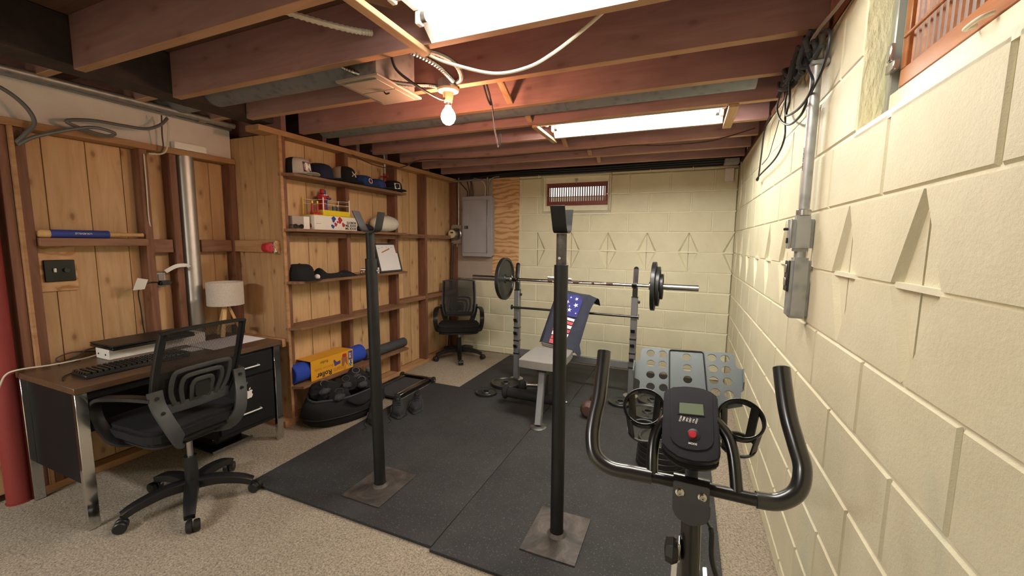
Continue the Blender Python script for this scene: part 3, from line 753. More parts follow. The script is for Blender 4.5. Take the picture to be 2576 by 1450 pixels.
cable('black_cable', [(-1.60, -3.08, 2.17), (-1.62, -3.02, 2.12), (-1.60, -2.90, 2.09), (-1.585, -2.80, 2.08), (-1.575, -2.735, 2.08), (-1.572, -2.715, 2.09)], 0.006, CABLE, 'black cable looping from the lamp cleat down to the bulb holder')
cable('black_cable', [(-1.46, -2.60, 2.30), (-1.44, -2.55, 2.22), (-1.42, -2.50, 2.13), (-1.415, -2.48, 2.05), (-1.41, -2.47, 1.98), (-1.395, -2.46, 1.90), (-1.38, -2.47, 1.90), (-1.372, -2.48, 1.96)], 0.004, CABLE, 'thin dark cable hanging straight down behind the bare bulb')
cable('black_cable', [(-1.47, -2.63, 2.30), (-1.43, -2.60, 2.22), (-1.415, -2.56, 2.13), (-1.41, -2.52, 2.10), (-1.40, -2.56, 2.14), (-1.41, -2.60, 2.22), (-1.40, -2.63, 2.30)], 0.005, CABLE, 'black cable folded double behind the bulb, ending higher')
cable('brown_cable', [(-3.06, -1.80, 2.10), (-3.04, -1.60, 2.06), (-2.99, -1.40, 2.05), (-2.90, -1.30, 2.08), (-2.75, -1.28, 2.13), (-2.4, -1.20, 2.135), (-2.0, -1.16, 2.13), (-1.6, -1.15, 2.14), (-1.2, -1.14, 2.138), (-0.9, -1.14, 2.148), (-0.6, -1.13, 2.13), (-0.3, -1.12, 2.14), (-0.05, -1.3, 2.16)], 0.0045, CABLEB, 'thin brown cable strung under the far joists to the right wall')
# pipe with tap at the top of the shelf wall
t = thing('gas_pipe', 'grey pipe elbow with a small red valve above the baseball caps', 'pipe', (-3.12, -1.32, 1.95))
obj('pipe', sweep(NB(), smooth_path([(-3.13, -1.50, 2.20), (-3.12, -1.40, 2.20), (-3.12, -1.335, 2.19), (-3.12, -1.325, 2.12), (-3.12, -1.325, 2.02)], 6), 0.012, n=12), GALV, t)
bm = NB(); cyl(bm, (-3.12, -1.325, 1.935), (-3.12, -1.325, 2.02), 0.016, n=14, bev=0.003); cyl(bm, (-3.10, -1.355, 1.985), (-3.06, -1.355, 1.985), 0.008, n=10); obj('valve', bm, REDP, t)
obj('valve_lever', box(NB(), (-3.115, -1.395, 1.978), (-3.105, -1.33, 1.99), 0.002), REDP, t)

# service panel, meter and their pipes
t = thing('breaker_panel', 'tall grey breaker panel with door on the back wall', 'electrical panel', (-2.76, -0.075, 1.21))
obj('case', box(NB(), (-2.955, -0.115, 1.215), (-2.575, -0.0205, 1.915), 0.004), PANELG, t)
obj('cover', box(NB(), (-2.965, -0.123, 1.205), (-2.560, -0.1155, 1.925), 0.003), PANELG, t)
dr = obj('door', box(NB(), (-2.945, -0.131, 1.25), (-2.63, -0.1235, 1.88), 0.003), PANELG, t)
obj('door_ridge', box(NB(), (-2.895, -0.134, 1.29), (-2.888, -0.1315, 1.84), 0.001), PANELG, dr)
obj('door_ridge', box(NB(), (-2.855, -0.134, 1.29), (-2.848, -0.1315, 1.84), 0.001), PANELG, dr)
obj('latch', box(NB(), (-2.93, -0.136, 1.535), (-2.875, -0.1315, 1.575), 0.002), GREYM, dr)
obj('latch_slot', box(NB(), (-2.893, -0.138, 1.54), (-2.88, -0.1365, 1.57), 0.0005), INK, dr)
obj('hinge_strip', box(NB(), (-2.628, -0.134, 1.25), (-2.618, -0.1235, 1.88), 0.001), STEEL, t)
for zz in (1.25, 1.56, 1.87): obj('screw', cyl(NB(), (-2.60, -0.1235, zz), (-2.60, -0.127, zz), 0.006, n=10), STEEL, t)
t = thing('electric_meter', 'round electric meter with glass dome on tan base, left of breaker panel', 'meter', (-3.06, -0.05, 1.36))
obj('base', box(NB(), (-3.155, -0.075, 1.355), (-2.985, -0.0175, 1.59), 0.012, seg=2), METERG, t)
bm = NB(); lathe(bm, [(0, 0), (0.078, 0), (0.080, 0.012), (0.070, 0.018), (0.062, 0.03), (0.060, 0.085), (0.050, 0.10), (0, 0.102)], (-3.075, -0.0755, 1.475), (0, -1, 0), 32)
obj('dome', bm, STEEL, t)
fc = obj('dial_face', cyl(NB(), (-3.075, -0.178, 1.475), (-3.075, -0.183, 1.475), 0.050, n=28, bev=0.001), CREAM, t)
obj('counter', box(NB(), (-3.093, -0.186, 1.483), (-3.057, -0.1835, 1.499)), INK, fc)
obj('seal_tag', box(NB(), (-3.065, -0.078, 1.315), (-3.060, -0.076, 1.354)), WHITE, t)
t = thing('thin_conduit', 'thin grey conduit rising from the electric meter to the ceiling', 'conduit', (-3.05, -0.06, 1.59))
obj('pipe', cyl(NB(), (-3.05, -0.055, 1.591), (-3.05, -0.055, 2.16), 0.0085, n=12), STEEL, t)
obj('coupling', cyl(NB(), (-3.05, -0.055, 1.591), (-3.05, -0.055, 1.612), 0.013, n=12), STEEL, t)
tag(obj('cross_conduit', cyl(NB(), (-3.20, -0.085, 2.115), (-2.72, -0.085, 2.125), 0.014, n=12), GALV), 'horizontal grey conduit high on the back wall above the panel', 'conduit')
for k, (x0, x1) in enumerate(((-2.93, -3.02), (-2.90, -2.93), (-2.875, -2.885), (-2.85, -2.87))):
    tag(obj('black_cable', sweep(NB(), smooth_path([(x0, -0.06, 1.926), (x0-0.004, -0.055, 2.0), (x1, -0.05, 2.09), (x1-0.02, -0.05, 2.15)], 5), 0.006, n=8), CABLEB), ('leftmost dark cable above the breaker panel, slanting left', 'second dark cable from the left above the breaker panel', 'third dark cable from the left above the breaker panel', 'fourth dark cable from the left above the breaker panel')[k], 'cable', 'dark cables above the breaker panel')
cable('white_cable', [(-2.68, -0.07, 1.926), (-2.675, -0.07, 2.02), (-2.70, -0.075, 2.09), (-2.76, -0.08, 2.13), (-2.83, -0.08, 2.14)], 0.006, CABLEW, 'pale cable arching left from the top of the breaker panel')
cable('grey_cable', [(-2.655, -0.07, 1.926), (-2.65, -0.06, 2.04), (-2.62, -0.06, 2.11), (-2.57, -0.06, 2.145), (-2.50, -0.055, 2.15)], 0.006, METERG, 'pale cable arching right over the plywood strip')
tag(obj('riser_conduit', cyl(NB(), (-2.665, -0.04, 1.926), (-2.665, -0.04, 2.15), 0.012, n=12), GALV), 'short grey conduit at the right top corner of the breaker panel', 'conduit')
tag(obj('green_tape', box(NB(), (-3.03, -0.0195, 1.755), (-2.966, -0.0175, 1.795)), GREENT), 'small green sticker on the board left of the breaker panel', 'sticker')
tag(obj('black_rod', cyl(NB(), (-3.145, -0.16, 0.002), (-3.135, -0.05, 1.47), 0.011, n=12), BLACKM), 'thin black rod leaning in the corner behind the far chair', 'rod')
for k in range(3):
    z0 = 2.155+0.018*k
    tag(obj('black_cable', sweep(NB(), smooth_path([(-2.9+0.1*k, -0.03-0.02*k, 2.16), (-2.2, -0.04-0.02*k, z0), (-1.4, -0.05-0.02*k, z0-0.008), (-0.7, -0.05-0.015*k, z0+0.004), (-0.05, -0.05-0.02*k, z0+0.01)], 6), 0.011, n=8), CABLE), ('hindmost', 'middle', 'foremost')[k]+' thick black cable along the top of the back wall', 'cable', 'black cables along the top of the back wall')
t = thing('corner_junction_box', 'pale junction box high in the back right corner', 'junction box', (-0.09, -0.25, 2.03))
obj('box', box(NB(), (-0.15, -0.30, 2.115), (-0.03, -0.18, 2.16), 0.004), GALV, t); obj('bracket', box(NB(), (-0.125, -0.03, 1.99), (-0.045, -0.002, 2.114), 0.003), WHITEB, t)
cable('white_cable', [(-0.02, -0.30, 2.12), (-0.012, -0.36, 1.95), (-0.012, -0.40, 1.80), (-0.014, -0.38, 1.74), (-0.012, -0.33, 1.70)], 0.0035, CABLEW, 'thin pale cable dangling at the far end of the right wall')
# conduit and switch boxes on the right wall
t = thing('wall_conduit', 'vertical grey conduit pipe on the right cream block wall', 'conduit', (-0.05, -2.72, 1.52))
obj('pipe', cyl(NB(), (-0.035, -2.70, 1.52), (-0.035, -2.70, 2.14), 0.0175, n=18), GALV, t)
obj('locknut', cyl(NB(), (-0.035, -2.70, 1.496), (-0.035, -2.70, 1.519), 0.024, n=10, bev=0.002), STEEL, t)
obj('strap', box(NB(), (-0.056, -2.722, 2.02), (-0.001, -2.678, 2.04), 0.004), GALV, t)
text('LSCO CONDUIT', 0.011, INK, (-0.0530, -2.706, 1.70), (0, 0, 1), (0, 1, 0), t, 'stencil')
t = thing('switch_box', 'small grey metal switch box under the right wall conduit', 'switch box', (-0.05, -2.69, 1.36))
obj('body', box(NB(), (-0.070, -2.728, 1.365), (-0.002, -2.668, 1.494), 0.012, seg=2), GALV, t)
obj('cover', box(NB(), (-0.077, -2.724, 1.375), (-0.0705, -2.672, 1.485), 0.002), GALV, t)
obj('toggle', box(NB(), (-0.094, -2.701, 1.442), (-0.0775, -2.695, 1.452), 0.002), BLACKP, t)
obj('toggle', box(NB(), (-0.083, -2.702, 1.395), (-0.0775, -2.694, 1.415), 0.001), BLACKP, t)
obj('nipple', cyl(NB(), (-0.035, -2.70, 1.342), (-0.035, -2.70, 1.3645), 0.019, n=14), GALV, t)
t = thing('outlet_box', 'larger grey metal outlet box hanging below the small switch box', 'outlet box', (-0.05, -2.69, 1.11))
obj('body', box(NB(), (-0.066, -2.735, 1.115), (-0.002, -2.665, 1.341), 0.010, seg=2), GALV, t)
cv = obj('cover', box(NB(), (-0.074, -2.728, 1.215), (-0.0665, -2.672, 1.33), 0.002), BLACKP, t)
obj('receptacle', box(NB(), (-0.078, -2.715, 1.285), (-0.0745, -2.685, 1.315), 0.001), STEEL, cv)
obj('receptacle', box(NB(), (-0.078, -2.715, 1.235), (-0.0745, -2.685, 1.265), 0.001), STEEL, cv)
# black wires tangled near the top of the right wall
cable('black_cable', [(-0.05, -2.78, 2.10), (-0.05, -2.88, 2.06), (-0.05, -2.885, 2.00), (-0.05, -2.82, 1.952), (-0.05, -2.70, 1.922), (-0.05, -2.60, 1.886), (-0.05, -2.40, 1.90), (-0.05, -2.20, 1.97), (-0.05, -2.07, 2.06), (-0.05, -2.12, 2.10), (-0.05, -2.30, 2.12)], 0.0048, CABLE, 'black cable coiled in the widest loop in front of the conduit top')
cable('black_cable', [(-0.068, -2.66, 2.08), (-0.068, -2.74, 2.0), (-0.068, -2.82, 1.93), (-0.068, -2.75, 1.898), (-0.068, -2.60, 1.901), (-0.068, -2.42, 1.935), (-0.068, -2.46, 1.98), (-0.068, -2.44, 2.06), (-0.068, -2.50, 2.12)], 0.0048, CABLE, 'black cable in a smaller loop beside the conduit top')
cable('black_cable', [(-0.03, -2.27, 2.13), (-0.03, -2.15, 2.085), (-0.03, -2.18, 1.97), (-0.03, -2.19, 1.88), (-0.03, -2.00, 1.83), (-0.03, -1.56, 1.82), (-0.03, -1.40, 1.813), (-0.03, -1.47, 1.805), (-0.03, -1.52, 1.93), (-0.03, -1.58, 2.08), (-0.03, -1.75, 2.12)], 0.0045, CABLE, 'long black cable hanging lowest on the right wall, left of the conduit')
cable('black_cable', [(-0.02, -2.06, 2.09), (-0.02, -1.85, 1.96), (-0.02, -1.72, 1.895), (-0.02, -1.50, 1.885)], 0.002, CABLE, 'thin black wire between the long hanging cable and the wall')
bm = NB(); rnd = random.Random(5)
for k in range(9):
    P = [(-0.04-0.05*rnd.random(), -2.78+0.07*j+0.05*rnd.random(), 2.13-0.10*abs(math.sin(j*1.1+k))*rnd.random()) for j in range(8)]
    sweep(bm, smooth_path(P, 4), 0.006+0.003*rnd.random(), n=7)
tag(obj('cable_bundle', bm, DGREYF), 'tangled dark bundle of cables under the joists at the conduit top', 'cable bundle')
cable('white_cable', [(-0.03, -4.2, 2.13), (-0.03, -3.3, 2.135), (-0.03, -2.95, 2.13), (-0.05, -2.78, 2.12), (-0.07, -2.70, 2.09), (-0.07, -2.62, 2.10)], 0.006, METERG, 'pale cable running along the top of the right wall to the bundle')

# ================================================================ desk nook: wall fittings
t = thing('steel_column', 'red painted steel column with chipped patch at left edge', 'column', (-3.56, -3.67, 0))
obj('shaft', cyl(NB(), (-3.582, -3.685, 0.008), (-3.582, -3.685, 1.93), 0.046, n=24), REDP, t); obj('foot', cyl(NB(), (-3.582, -3.685, 0.0), (-3.582, -3.685, 0.0075), 0.05, n=24), REDP, t)
t = thing('metal_duct', 'vertical round silver duct against the nook wall boards', 'duct', (-3.50, -2.82, 0))
lathe_ = NB(); lathe(lathe_, [(0, 0), (0.052, 0), (0.052, 0.93), (0.0535, 0.935), (0.0535, 0.96), (0.052, 0.965), (0.052, 1.93), (0, 1.93)], (-3.585, -2.785, 0.003), (0, 0, 1), 32)
obj('pipe', lathe_, SATIN, t)
tag(obj('white_block', box(NB(), (-3.58, -2.86, 1.9695), (-3.535, -2.665, 2.015), 0.003), WHITE), 'small white block on the plate above the silver duct', 'block')
tag(obj('large_conduit', cyl(NB(), (-3.44, -4.3, 2.165), (-3.44, -2.53, 2.183), 0.021, n=16), GALV), 'long grey pipe running above the white panel at upper left', 'pipe')
tag(obj('copper_pipe', cyl(NB(), (-3.53, -4.3, 2.20), (-3.53, -2.60, 2.205), 0.011, n=12), COPPER), 'thin copper pipe behind the long grey pipe at upper left', 'pipe')
cable('thick_grey_cable', [(-3.50, -3.70, 2.12), (-3.49, -3.60, 2.09), (-3.49, -3.53, 2.03), (-3.50, -3.50, 1.96), (-3.51, -3.53, 1.90), (-3.535, -3.56, 1.85)], 0.010, GREYM, 'thick grey cable dropping over the white panel at far left')
cable('thick_grey_cable', [(-3.535, -3.555, 1.84), (-3.51, -3.50, 1.89), (-3.48, -3.36, 1.96), (-3.46, -3.28, 1.985), (-3.46, -3.20, 1.975), (-3.48, -3.23, 1.955), (-3.50, -3.33, 1.975), (-3.50, -3.38, 2.00), (-3.48, -3.28, 2.025), (-3.47, -3.15, 2.03), (-3.47, -3.04, 2.04), (-3.46, -2.97, 2.08), (-3.46, -2.93, 2.13)], 0.009, GREYM, 'thick grey cable lying in a loop before the white panel')
cable('tan_cable', [(-3.46, -2.93, 2.14), (-3.48, -2.92, 2.05), (-3.49, -2.93, 1.95), (-3.49, -2.96, 1.91), (-3.50, -3.02, 1.90), (-3.52, -2.98, 1.91)], 0.005, CABLEW, 'tan cable hanging in a short loop below the plate, left of the duct')
cable('brown_cable', [(-3.46, -2.96, 2.14), (-3.48, -2.955, 2.03), (-3.49, -2.95, 1.95), (-3.50, -2.97, 1.905)], 0.004, CABLEB, 'brown cable beside the tan cable loop above the nook')
# switch plate
t = thing('switch_plate', 'wide dark switch plate on a plywood square at left', 'switch', (-3.62, -3.43, 1.14))
obj('backing_square', box(NB(), (-3.639, -3.515, 1.085), (-3.625, -3.355, 1.334), 0.001), PLY, t)
obj('plate', box(NB(), (-3.6245, -3.49, 1.138), (-3.612, -3.366, 1.257), 0.003), BLACKG, t)
obj('toggle', box(NB(), (-3.6115, -3.457, 1.19), (-3.600, -3.445, 1.212), 0.002), WHITE, t); obj('dimmer', cyl(NB(), (-3.6115, -3.405, 1.20), (-3.598, -3.405, 1.20), 0.012, n=16), BLACKP, t)
t = thing('wall_outlet', 'small metal wall outlet with black plug beside the duct', 'outlet', (-3.60, -2.97, 1.06))
obj('box', box(NB(), (-3.639, -3.002, 1.064), (-3.585, -2.945, 1.162), 0.004), GALV, t)
obj('receptacle', box(NB(), (-3.5845, -2.99, 1.075), (-3.580, -2.957, 1.15), 0.002), METERG, t)
tag(obj('black_plug', box(NB(), (-3.5795, -3.0, 1.078), (-3.535, -2.935, 1.108), 0.008, seg=2), BLACKP), 'black plug in the wall outlet beside the duct', 'plug')
cable('tan_cable', [(-3.60, -2.99, 1.163), (-3.60, -3.0, 1.25), (-3.575, -3.003, 1.38), (-3.545, -3.03, 1.5), (-3.54, -3.03, 1.7), (-3.54, -3.03, 1.90)], 0.0035, CABLEW, 'thin tan cable going up the stud from the wall outlet')
cable('black_cable', [(-3.56, -2.995, 1.095), (-3.53, -3.05, 1.105), (-3.525, -3.10, 1.09), (-3.53, -3.125, 1.05), (-3.53, -3.12, 0.95), (-3.53, -3.115, 0.82), (-3.53, -3.10, 0.71)], 0.0035, CABLE, 'black cord from the wall outlet down to the desk')
bm = prism(NB(), [(0, 0), (0.06, -0.005), (0.075, 0.055), (0.02, 0.075)], (-3.522, -3.155, 1.065), (0, 1, 0.1), (0.25, 0, 1), 0.0015)
tag(obj('cord_label', bm, CARD), 'white paper label hanging on the black cord', 'label')
tag(obj('paper_strip', sweep(NB(), smooth_path([(-3.565, -2.955, 1.165), (-3.53, -2.91, 1.20), (-3.50, -2.87, 1.205), (-3.475, -2.86, 1.195)], 6), 0.012, 0.0006, up=(1, 0, 0.2), square=True), CARD), 'curled white paper strip between wall outlet and duct', 'label')
# bat on the ledge
t = thing('baseball_bat', 'pale wooden baseball bat with blue wrapper on the nook ledge', 'bat', (-3.55, -3.3, 1.38))
lathe_ = NB(); lathe(lathe_, [(0, 0), (0.012, 0.001), (0.0125, 0.004), (0.011, 0.012), (0.012, 0.05), (0.016, 0.18), (0.021, 0.30), (0.0215, 0.44), (0.017, 0.452), (0, 0.455)], (-3.545, -3.068-0.0, 1.400), (0, -1, 0), 20)
obj('barrel', lathe_, LAMPW, t)
lathe_ = NB(); lathe(lathe_, [(0.0218, 0), (0.0228, 0.002), (0.0228, 0.24), (0.0218, 0.242)], (-3.545, -3.235, 1.400), (0, -1, 0), 20); wr = obj('wrapper', lathe_, INKB, t)
text('LOUISVILLE', 0.014, CARD, (-3.5217, -3.35, 1.404), (0, -1, 0), (0, 0, -1), wr)
# red pencil sharpener with crank
t = thing('pencil_sharpener', 'red hand-cranked sharpener fixed at the corner of the shelf wall', 'sharpener', (-3.11, -2.53, 1.29))
obj('body', cyl(NB(), (-3.165, -2.545, 1.325), (-3.105, -2.545, 1.325), 0.034, n=24, bev=0.006), REDPL, t)
obj('bracket', box(NB(), (-3.17, -2.52, 1.285), (-3.11, -2.507, 1.365), 0.002), STEEL, t)
obj('crank', sweep(NB(), smooth_path([(-3.103, -2.545, 1.325), (-3.085, -2.545, 1.335), (-3.07, -2.54, 1.32), (-3.065, -2.535, 1.295), (-3.045, -2.53, 1.292)], 5), 0.004), CHROME, t)

# ================================================================ desk
DZ = 0.70
HANDM = plain('bright_nickel', '#e4e4e4', 0.35, 0.45, 0.02, 5)
t = thing('desk', 'dark metal desk with brown laminate top and chrome legs', 'desk', (-3.24, -3.14, 0))
obj('desk_top', box(NB(), (-3.535, -3.66, DZ-0.032), (-2.945, -2.625, DZ), 0.003), DESKT, t)
for (x, y) in ((-2.965, -3.635), (-2.965, -2.655), (-3.515, -3.635), (-3.515, -2.655)):
    lg = obj('leg', box(NB(), (x-0.014, y-0.022, 0.002), (x+0.014, y+0.022, DZ-0.033), 0.002), CHROME, t)
obj('side_panel', box(NB(), (-3.50, -3.632, 0.20), (-2.980, -3.618, DZ-0.033), 0.002), DESKBL, t)
obj('back_panel', box(NB(), (-3.50, -3.61, 0.28), (-3.49, -3.06, DZ-0.033), 0.002), DESKBL, t)
obj('apron', box(NB(), (-2.985, -3.61, DZ-0.075), (-2.97, -3.06, DZ-0.033), 0.002), DESKBL, t)
obj('pedestal', box(NB(), (-3.48, -3.055, 0.16), (-2.966, -2.682, DZ-0.033), 0.003), DESKBL, t)
d1_ = obj('drawer', box(NB(), (-2.9655, -3.045, 0.515), (-2.951, -2.69, 0.655), 0.003), DESKBL, t)
d2_ = obj('drawer', box(NB(), (-2.9655, -3.045, 0.19), (-2.951, -2.69, 0.505), 0.003), DESKBL, t)
for d_, zz in ((d1_, 0.575), (d2_, 0.285)):
    bm = NB(); sweep(bm, smooth_path([(-2.950, -2.93, zz), (-2.932, -2.925, zz), (-2.930, -2.915, zz), (-2.930, -2.81, zz), (-2.932, -2.80, zz), (-2.950, -2.795, zz)], 4), 0.0055); obj('handle', bm, HANDM, d_)
obj('lock', cyl(NB(), (-2.9505, -2.88, 0.478), (-2.940, -2.88, 0.478), 0.008, n=14), CHROME, d2_)
# fruit sticker
ap = [(0, -0.030), (0.008, -0.027), (0.014, -0.030), (0.022, -0.022), (0.027, -0.010), (0.021, -0.002), (0.021, 0.009), (0.027, 0.016), (0.019, 0.023), (0.009, 0.021), (0.001, 0.018), (-0.008, 0.022), (-0.018, 0.020), (-0.025, 0.011), (-0.026, -0.002), (-0.022, -0.016), (-0.014, -0.028), (-0.007, -0.030)]
st = patch('sticker', ap, CARD, (-2.9508, -2.865, 0.40), (0, 1, 0), (0, 0, 1), d2_, 0.0008)
patch('sticker_leaf', [(0.002, 0.024), (0.004, 0.034), (0.014, 0.041), (0.013, 0.030)], CARD, (-2.9508, -2.865, 0.40), (0, 1, 0), (0, 0, 1), d2_, 0.0008)
# things on the desk
bx_t = thing('white_box', 'long white carton under the flat black laptop on the desk', 'box', (-3.42, -3.1, DZ))
obj('carton', box(NB(), (-3.50, -3.36, DZ+0.0005), (-3.36, -2.86, DZ+0.062), 0.002), CARD, bx_t)
for yy, zz in ((-3.47, 0.728), (-3.395, 0.728)): obj('hole', cyl(NB(), (yy, -3.3605, zz), (yy, -3.362, zz), 0.005, n=12), INK, bx_t)
t = thing('laptop', 'closed black laptop lying on the white carton', 'laptop', (-3.38, -3.18, DZ+0.0625))
obj('base', box(NB(), (-3.535, -3.37, DZ+0.0628), (-3.29, -2.96, DZ+0.079), 0.004), BLACKG, t); obj('lid', box(NB(), (-3.535, -3.37, DZ+0.0795), (-3.29, -2.96, DZ+0.090), 0.004), BLACKP, t)
t = thing('keyboard', 'black computer keyboard on the front edge of the desk', 'keyboard', (-3.12, -3.35, DZ), 0)
obj('case', box(NB(), (-3.20, -3.575, DZ+0.0005), (-3.055, -3.12, DZ+0.020), 0.004), BLACKP, t)
kp = None
for r in range(6):
    for c in range(20):
        if kp is None:
            bm = NB(); A = [bm.verts.new((a*0.0088, b*0.0095, 0)) for a, b in ((-1, -1), (1, -1), (1, 1), (-1, 1))]; Bq = [bm.verts.new((a*0.0062, b*0.0065, 0.010)) for a, b in ((-1, -1), (1, -1), (1, 1), (-1, 1))]
            bm.faces.new(Bq)
            for i in range(4): bm.faces.new((A[i], A[(i+1) % 4], Bq[(i+1) % 4], Bq[i]))
            for v in bm.verts: v.co += Vector((-3.187, -3.561, DZ+0.0203))
            kp = obj('key', bm, BLACKG, t); k0 = Vector(kp.location)
        else: inst(kp, k0+Vector((r*0.0236, c*0.0225, -0.0*r)))
tag(obj('paper_sheet', box(NB(), (-3.36, -2.98, DZ+0.0006), (-3.075, -2.64, DZ+0.0016)), PAPER), 'large white paper sheet on the right end of the desk', 'paper')
tag(obj('paper_note', box(NB(), (-3.27, -3.06, DZ+0.0006), (-3.15, -2.99, DZ+0.0012)), PAPER), 'small white note lying between keyboard and large paper sheet', 'paper')
t = thing('table_lamp', 'table lamp with oatmeal drum shade on pale wooden tripod', 'lamp', (-3.40, -2.69, DZ))
bm = NB(); lathe(bm, [(0.107, 0), (0.110, 0), (0.1105, 0.002), (0.1105, 0.158), (0.110, 0.16), (0.107, 0.16), (0.1065, 0.155), (0.1065, 0.004), (0.107, 0)], (-3.40, -2.69, 0.922), (0, 0, 1), 40); obj('lamp_shade', bm, SHADEM, t)
for k in range(3):
    a = 2*PI*k/3-0.9; obj('leg', sweep(NB(), [(-3.40+0.085*math.cos(a), -2.69+0.085*math.sin(a), DZ+0.004), (-3.40+0.012*math.cos(a), -2.69+0.012*math.sin(a), 0.915)], 0.011, 0.009, square=True), LAMPW, t)
obj('socket', cyl(NB(), (-3.40, -2.69, 0.90), (-3.40, -2.69, 0.975), 0.016, n=14), BLACKP, t)
obj('brace', cyl(NB(), (-3.40, -2.69, 0.775), (-3.40, -2.69, 0.79), 0.045, n=3), LAMPW, t)
obj('shade_ring', sweep(NB(), [(-3.506, -2.69, 0.985), (-3.294, -2.69, 0.985)], 0.003), BLACKM, t)
cable('white_cable', [(-3.53, -3.30, 0.715), (-3.48, -3.42, 0.712), (-3.46, -3.55, 0.715), (-3.47, -3.66, 0.72), (-3.50, -3.70, 0.70), (-3.52, -3.72, 0.64), (-3.50, -3.74, 0.60)], 0.004, CABLEW, 'white cord lying over the desk left corner past the red column')
cable('black_cable', [(-3.535, -3.25, 0.75), (-3.50, -3.39, 0.755), (-3.49, -3.44, 0.73), (-3.50, -3.50, 0.712), (-3.45, -3.53, 0.708)], 0.0035, CABLE, 'black cord curling off the left end of the laptop')
cable('black_cable', [(-3.53, -3.35, 0.73), (-3.52, -3.45, 0.75), (-3.50, -3.52, 0.735), (-3.49, -3.50, 0.710), (-3.46, -3.44, 0.708)], 0.003, CABLE, 'thin black cord looped behind the keyboard on the desk')
cable('black_cable', [(-3.20, -3.36, 0.708), (-3.27, -3.42, 0.704), (-3.26, -3.52, 0.704), (-3.20, -3.60, 0.704), (-3.12, -3.63, 0.704)], 0.0025, CABLE, 'keyboard cord in a curve on the desk top')

# ================================================================ shelves on the shelf wall
def shelf(zt, label, y1=-1.15, rake=0.045, th=0.020):
    bm = NB()
    poly = [(LX+0.0015, -2.475), (-2.985, -2.475+rake), (-2.985, y1-rake*0.6), (LX+0.0015, y1)]
    prism(bm, poly, (0, 0, zt-th), (1, 0, 0), (0, 1, 0), th, 0.002)
    for a, b in ((-2.403, -1.857), (-1.813, -1.222)): box(bm, (LB+0.001, a, zt-th), (LX+0.0015, b, zt))
    return tag(obj('shelf', bm, SHELF), label, 'shelf', 'plank shelves on the board wall')
SZ = [1.850, 1.462, 1.082, 0.742, 0.298]
shelf(SZ[0], 'topmost plank shelf, holding the row of baseball caps')
shelf(SZ[1], 'plank shelf with the toy boxing ring and white football')
shelf(SZ[2], 'plank shelf with black cap and leaning framed sheet')
shelf(SZ[3], 'empty plank shelf above the foam rollers')
shelf(SZ[4], 'lowest plank shelf, under the two foam rollers')

def cap(label, loc, rotz, crown, front, brim, h=0.115, button=None):
    LOCAL[0] = True
    t = thing('baseball_hat', label, 'cap', loc, rotz, 'baseball caps on the top shelf')
    def dome(lo, hi):
        bm = NB(); n, k = 14, 7; rings = []
        for j in range(k+1):
            v = j/k; r = 0.088*(1-v**3.2*0.75)*(1.0 if j < k else 0.0); z = h*math.sin(v*PI/2)**0.9+0.001
            if j == k: rings.append([bm.verts.new((0, -0.006, h+0.001))]*(n+1)); continue
            rings.append([bm.verts.new((r*math.cos(lo+(hi-lo)*i/n), r*1.12*math.sin(lo+(hi-lo)*i/n)-(0.006*v), z)) for i in range(n+1)])
        for A, Bq in zip(rings, rings[1:]):
            for i in range(n):
                vs = []
                for q in (A[i], A[i+1], Bq[i+1], Bq[i]):
                    if q not in vs: vs.append(q)
                if len(vs) > 2: bm.faces.new(vs)
        return bm
    obj('crown', dome(PI*0.88, PI*2.12), crown, t); obj('front_panel', dome(PI*0.12, PI*0.88), front, t)
    bm = NB(); A = []; Bq = []; n = 14
    for i in range(n+1):
        a = PI*0.10+PI*0.80*i/n; c, s = math.cos(a), math.sin(a)
        dz = -0.012*(c*c)
        A.append(bm.verts.new((0.086*c, 0.095*s, 0.004)))
        Bq.append(bm.verts.new((0.082*c, 0.09+0.078*s**0.7, 0.012+dz)))
    for i in range(n): bm.faces.new((A[i], A[i+1], Bq[i+1], Bq[i]))
    g = bmesh.ops.extrude_face_region(bm, geom=list(bm.faces)); bmesh.ops.translate(bm, vec=(0, 0, 0.003), verts=[e for e in g['geom'] if isinstance(e, bmesh.types.BMVert)])
    obj('brim', bm, brim, t)
    bm = NB(); lathe(bm, [(0, 0.004), (0.006, 0.003), (0.008, 0), (0, 0)], (0, -0.006, h+0.001), (0, 0, 1), 10); obj('button', bm, button or crown, t)
    return t
def R_(d): return math.radians(d)
zs = SZ[0]+0.0015
def crown_y(x, z, h):
    v = 2/PI*math.asin(min(0.98, max(0.0, z/h))**(1/0.9)); r = 0.088*(1-v**3.2*0.75)
    return 1.12*math.sqrt(max(0.0, r*r-x*x))-0.006*v
def conform(o, h, lift):
    P = Vector(o.location)
    for v in o.data.vertices:
        q = P+v.co; v.co.y = crown_y(q.x, q.z, h)+lift+(0.0012 if v.co.y > 0.0002 else 0.0)-P.y
def caplogo(t, s, size, m, m2=None, dx=0.0, z=0.055, h=0.115):
    LOCAL[0] = True
    if m2: conform(patch('badge_patch', [(a*size*0.52, b*size*0.50) for a, b in smooth_rect()], m2, (dx, 0.1, z), (-1, 0, 0), (0, 0, 1), t, 0.0004), h, 0.0012)
    conform(text(s, size, m, (dx, 0.1, z), (-1, 0, 0), (0, 0, 1), t, 'badge', 0.0015), h, 0.0048)
def smooth_rect():
    out = []
    for (a, b), (c, d) in (((-1, -1), (1, -1)), ((1, -1), (1, 1)), ((1, 1), (-1, 1)), ((-1, 1), (-1, -1))):
        out += [(a+(c-a)*k/4, b+(d-b)*k/4) for k in range(4)]
    return out
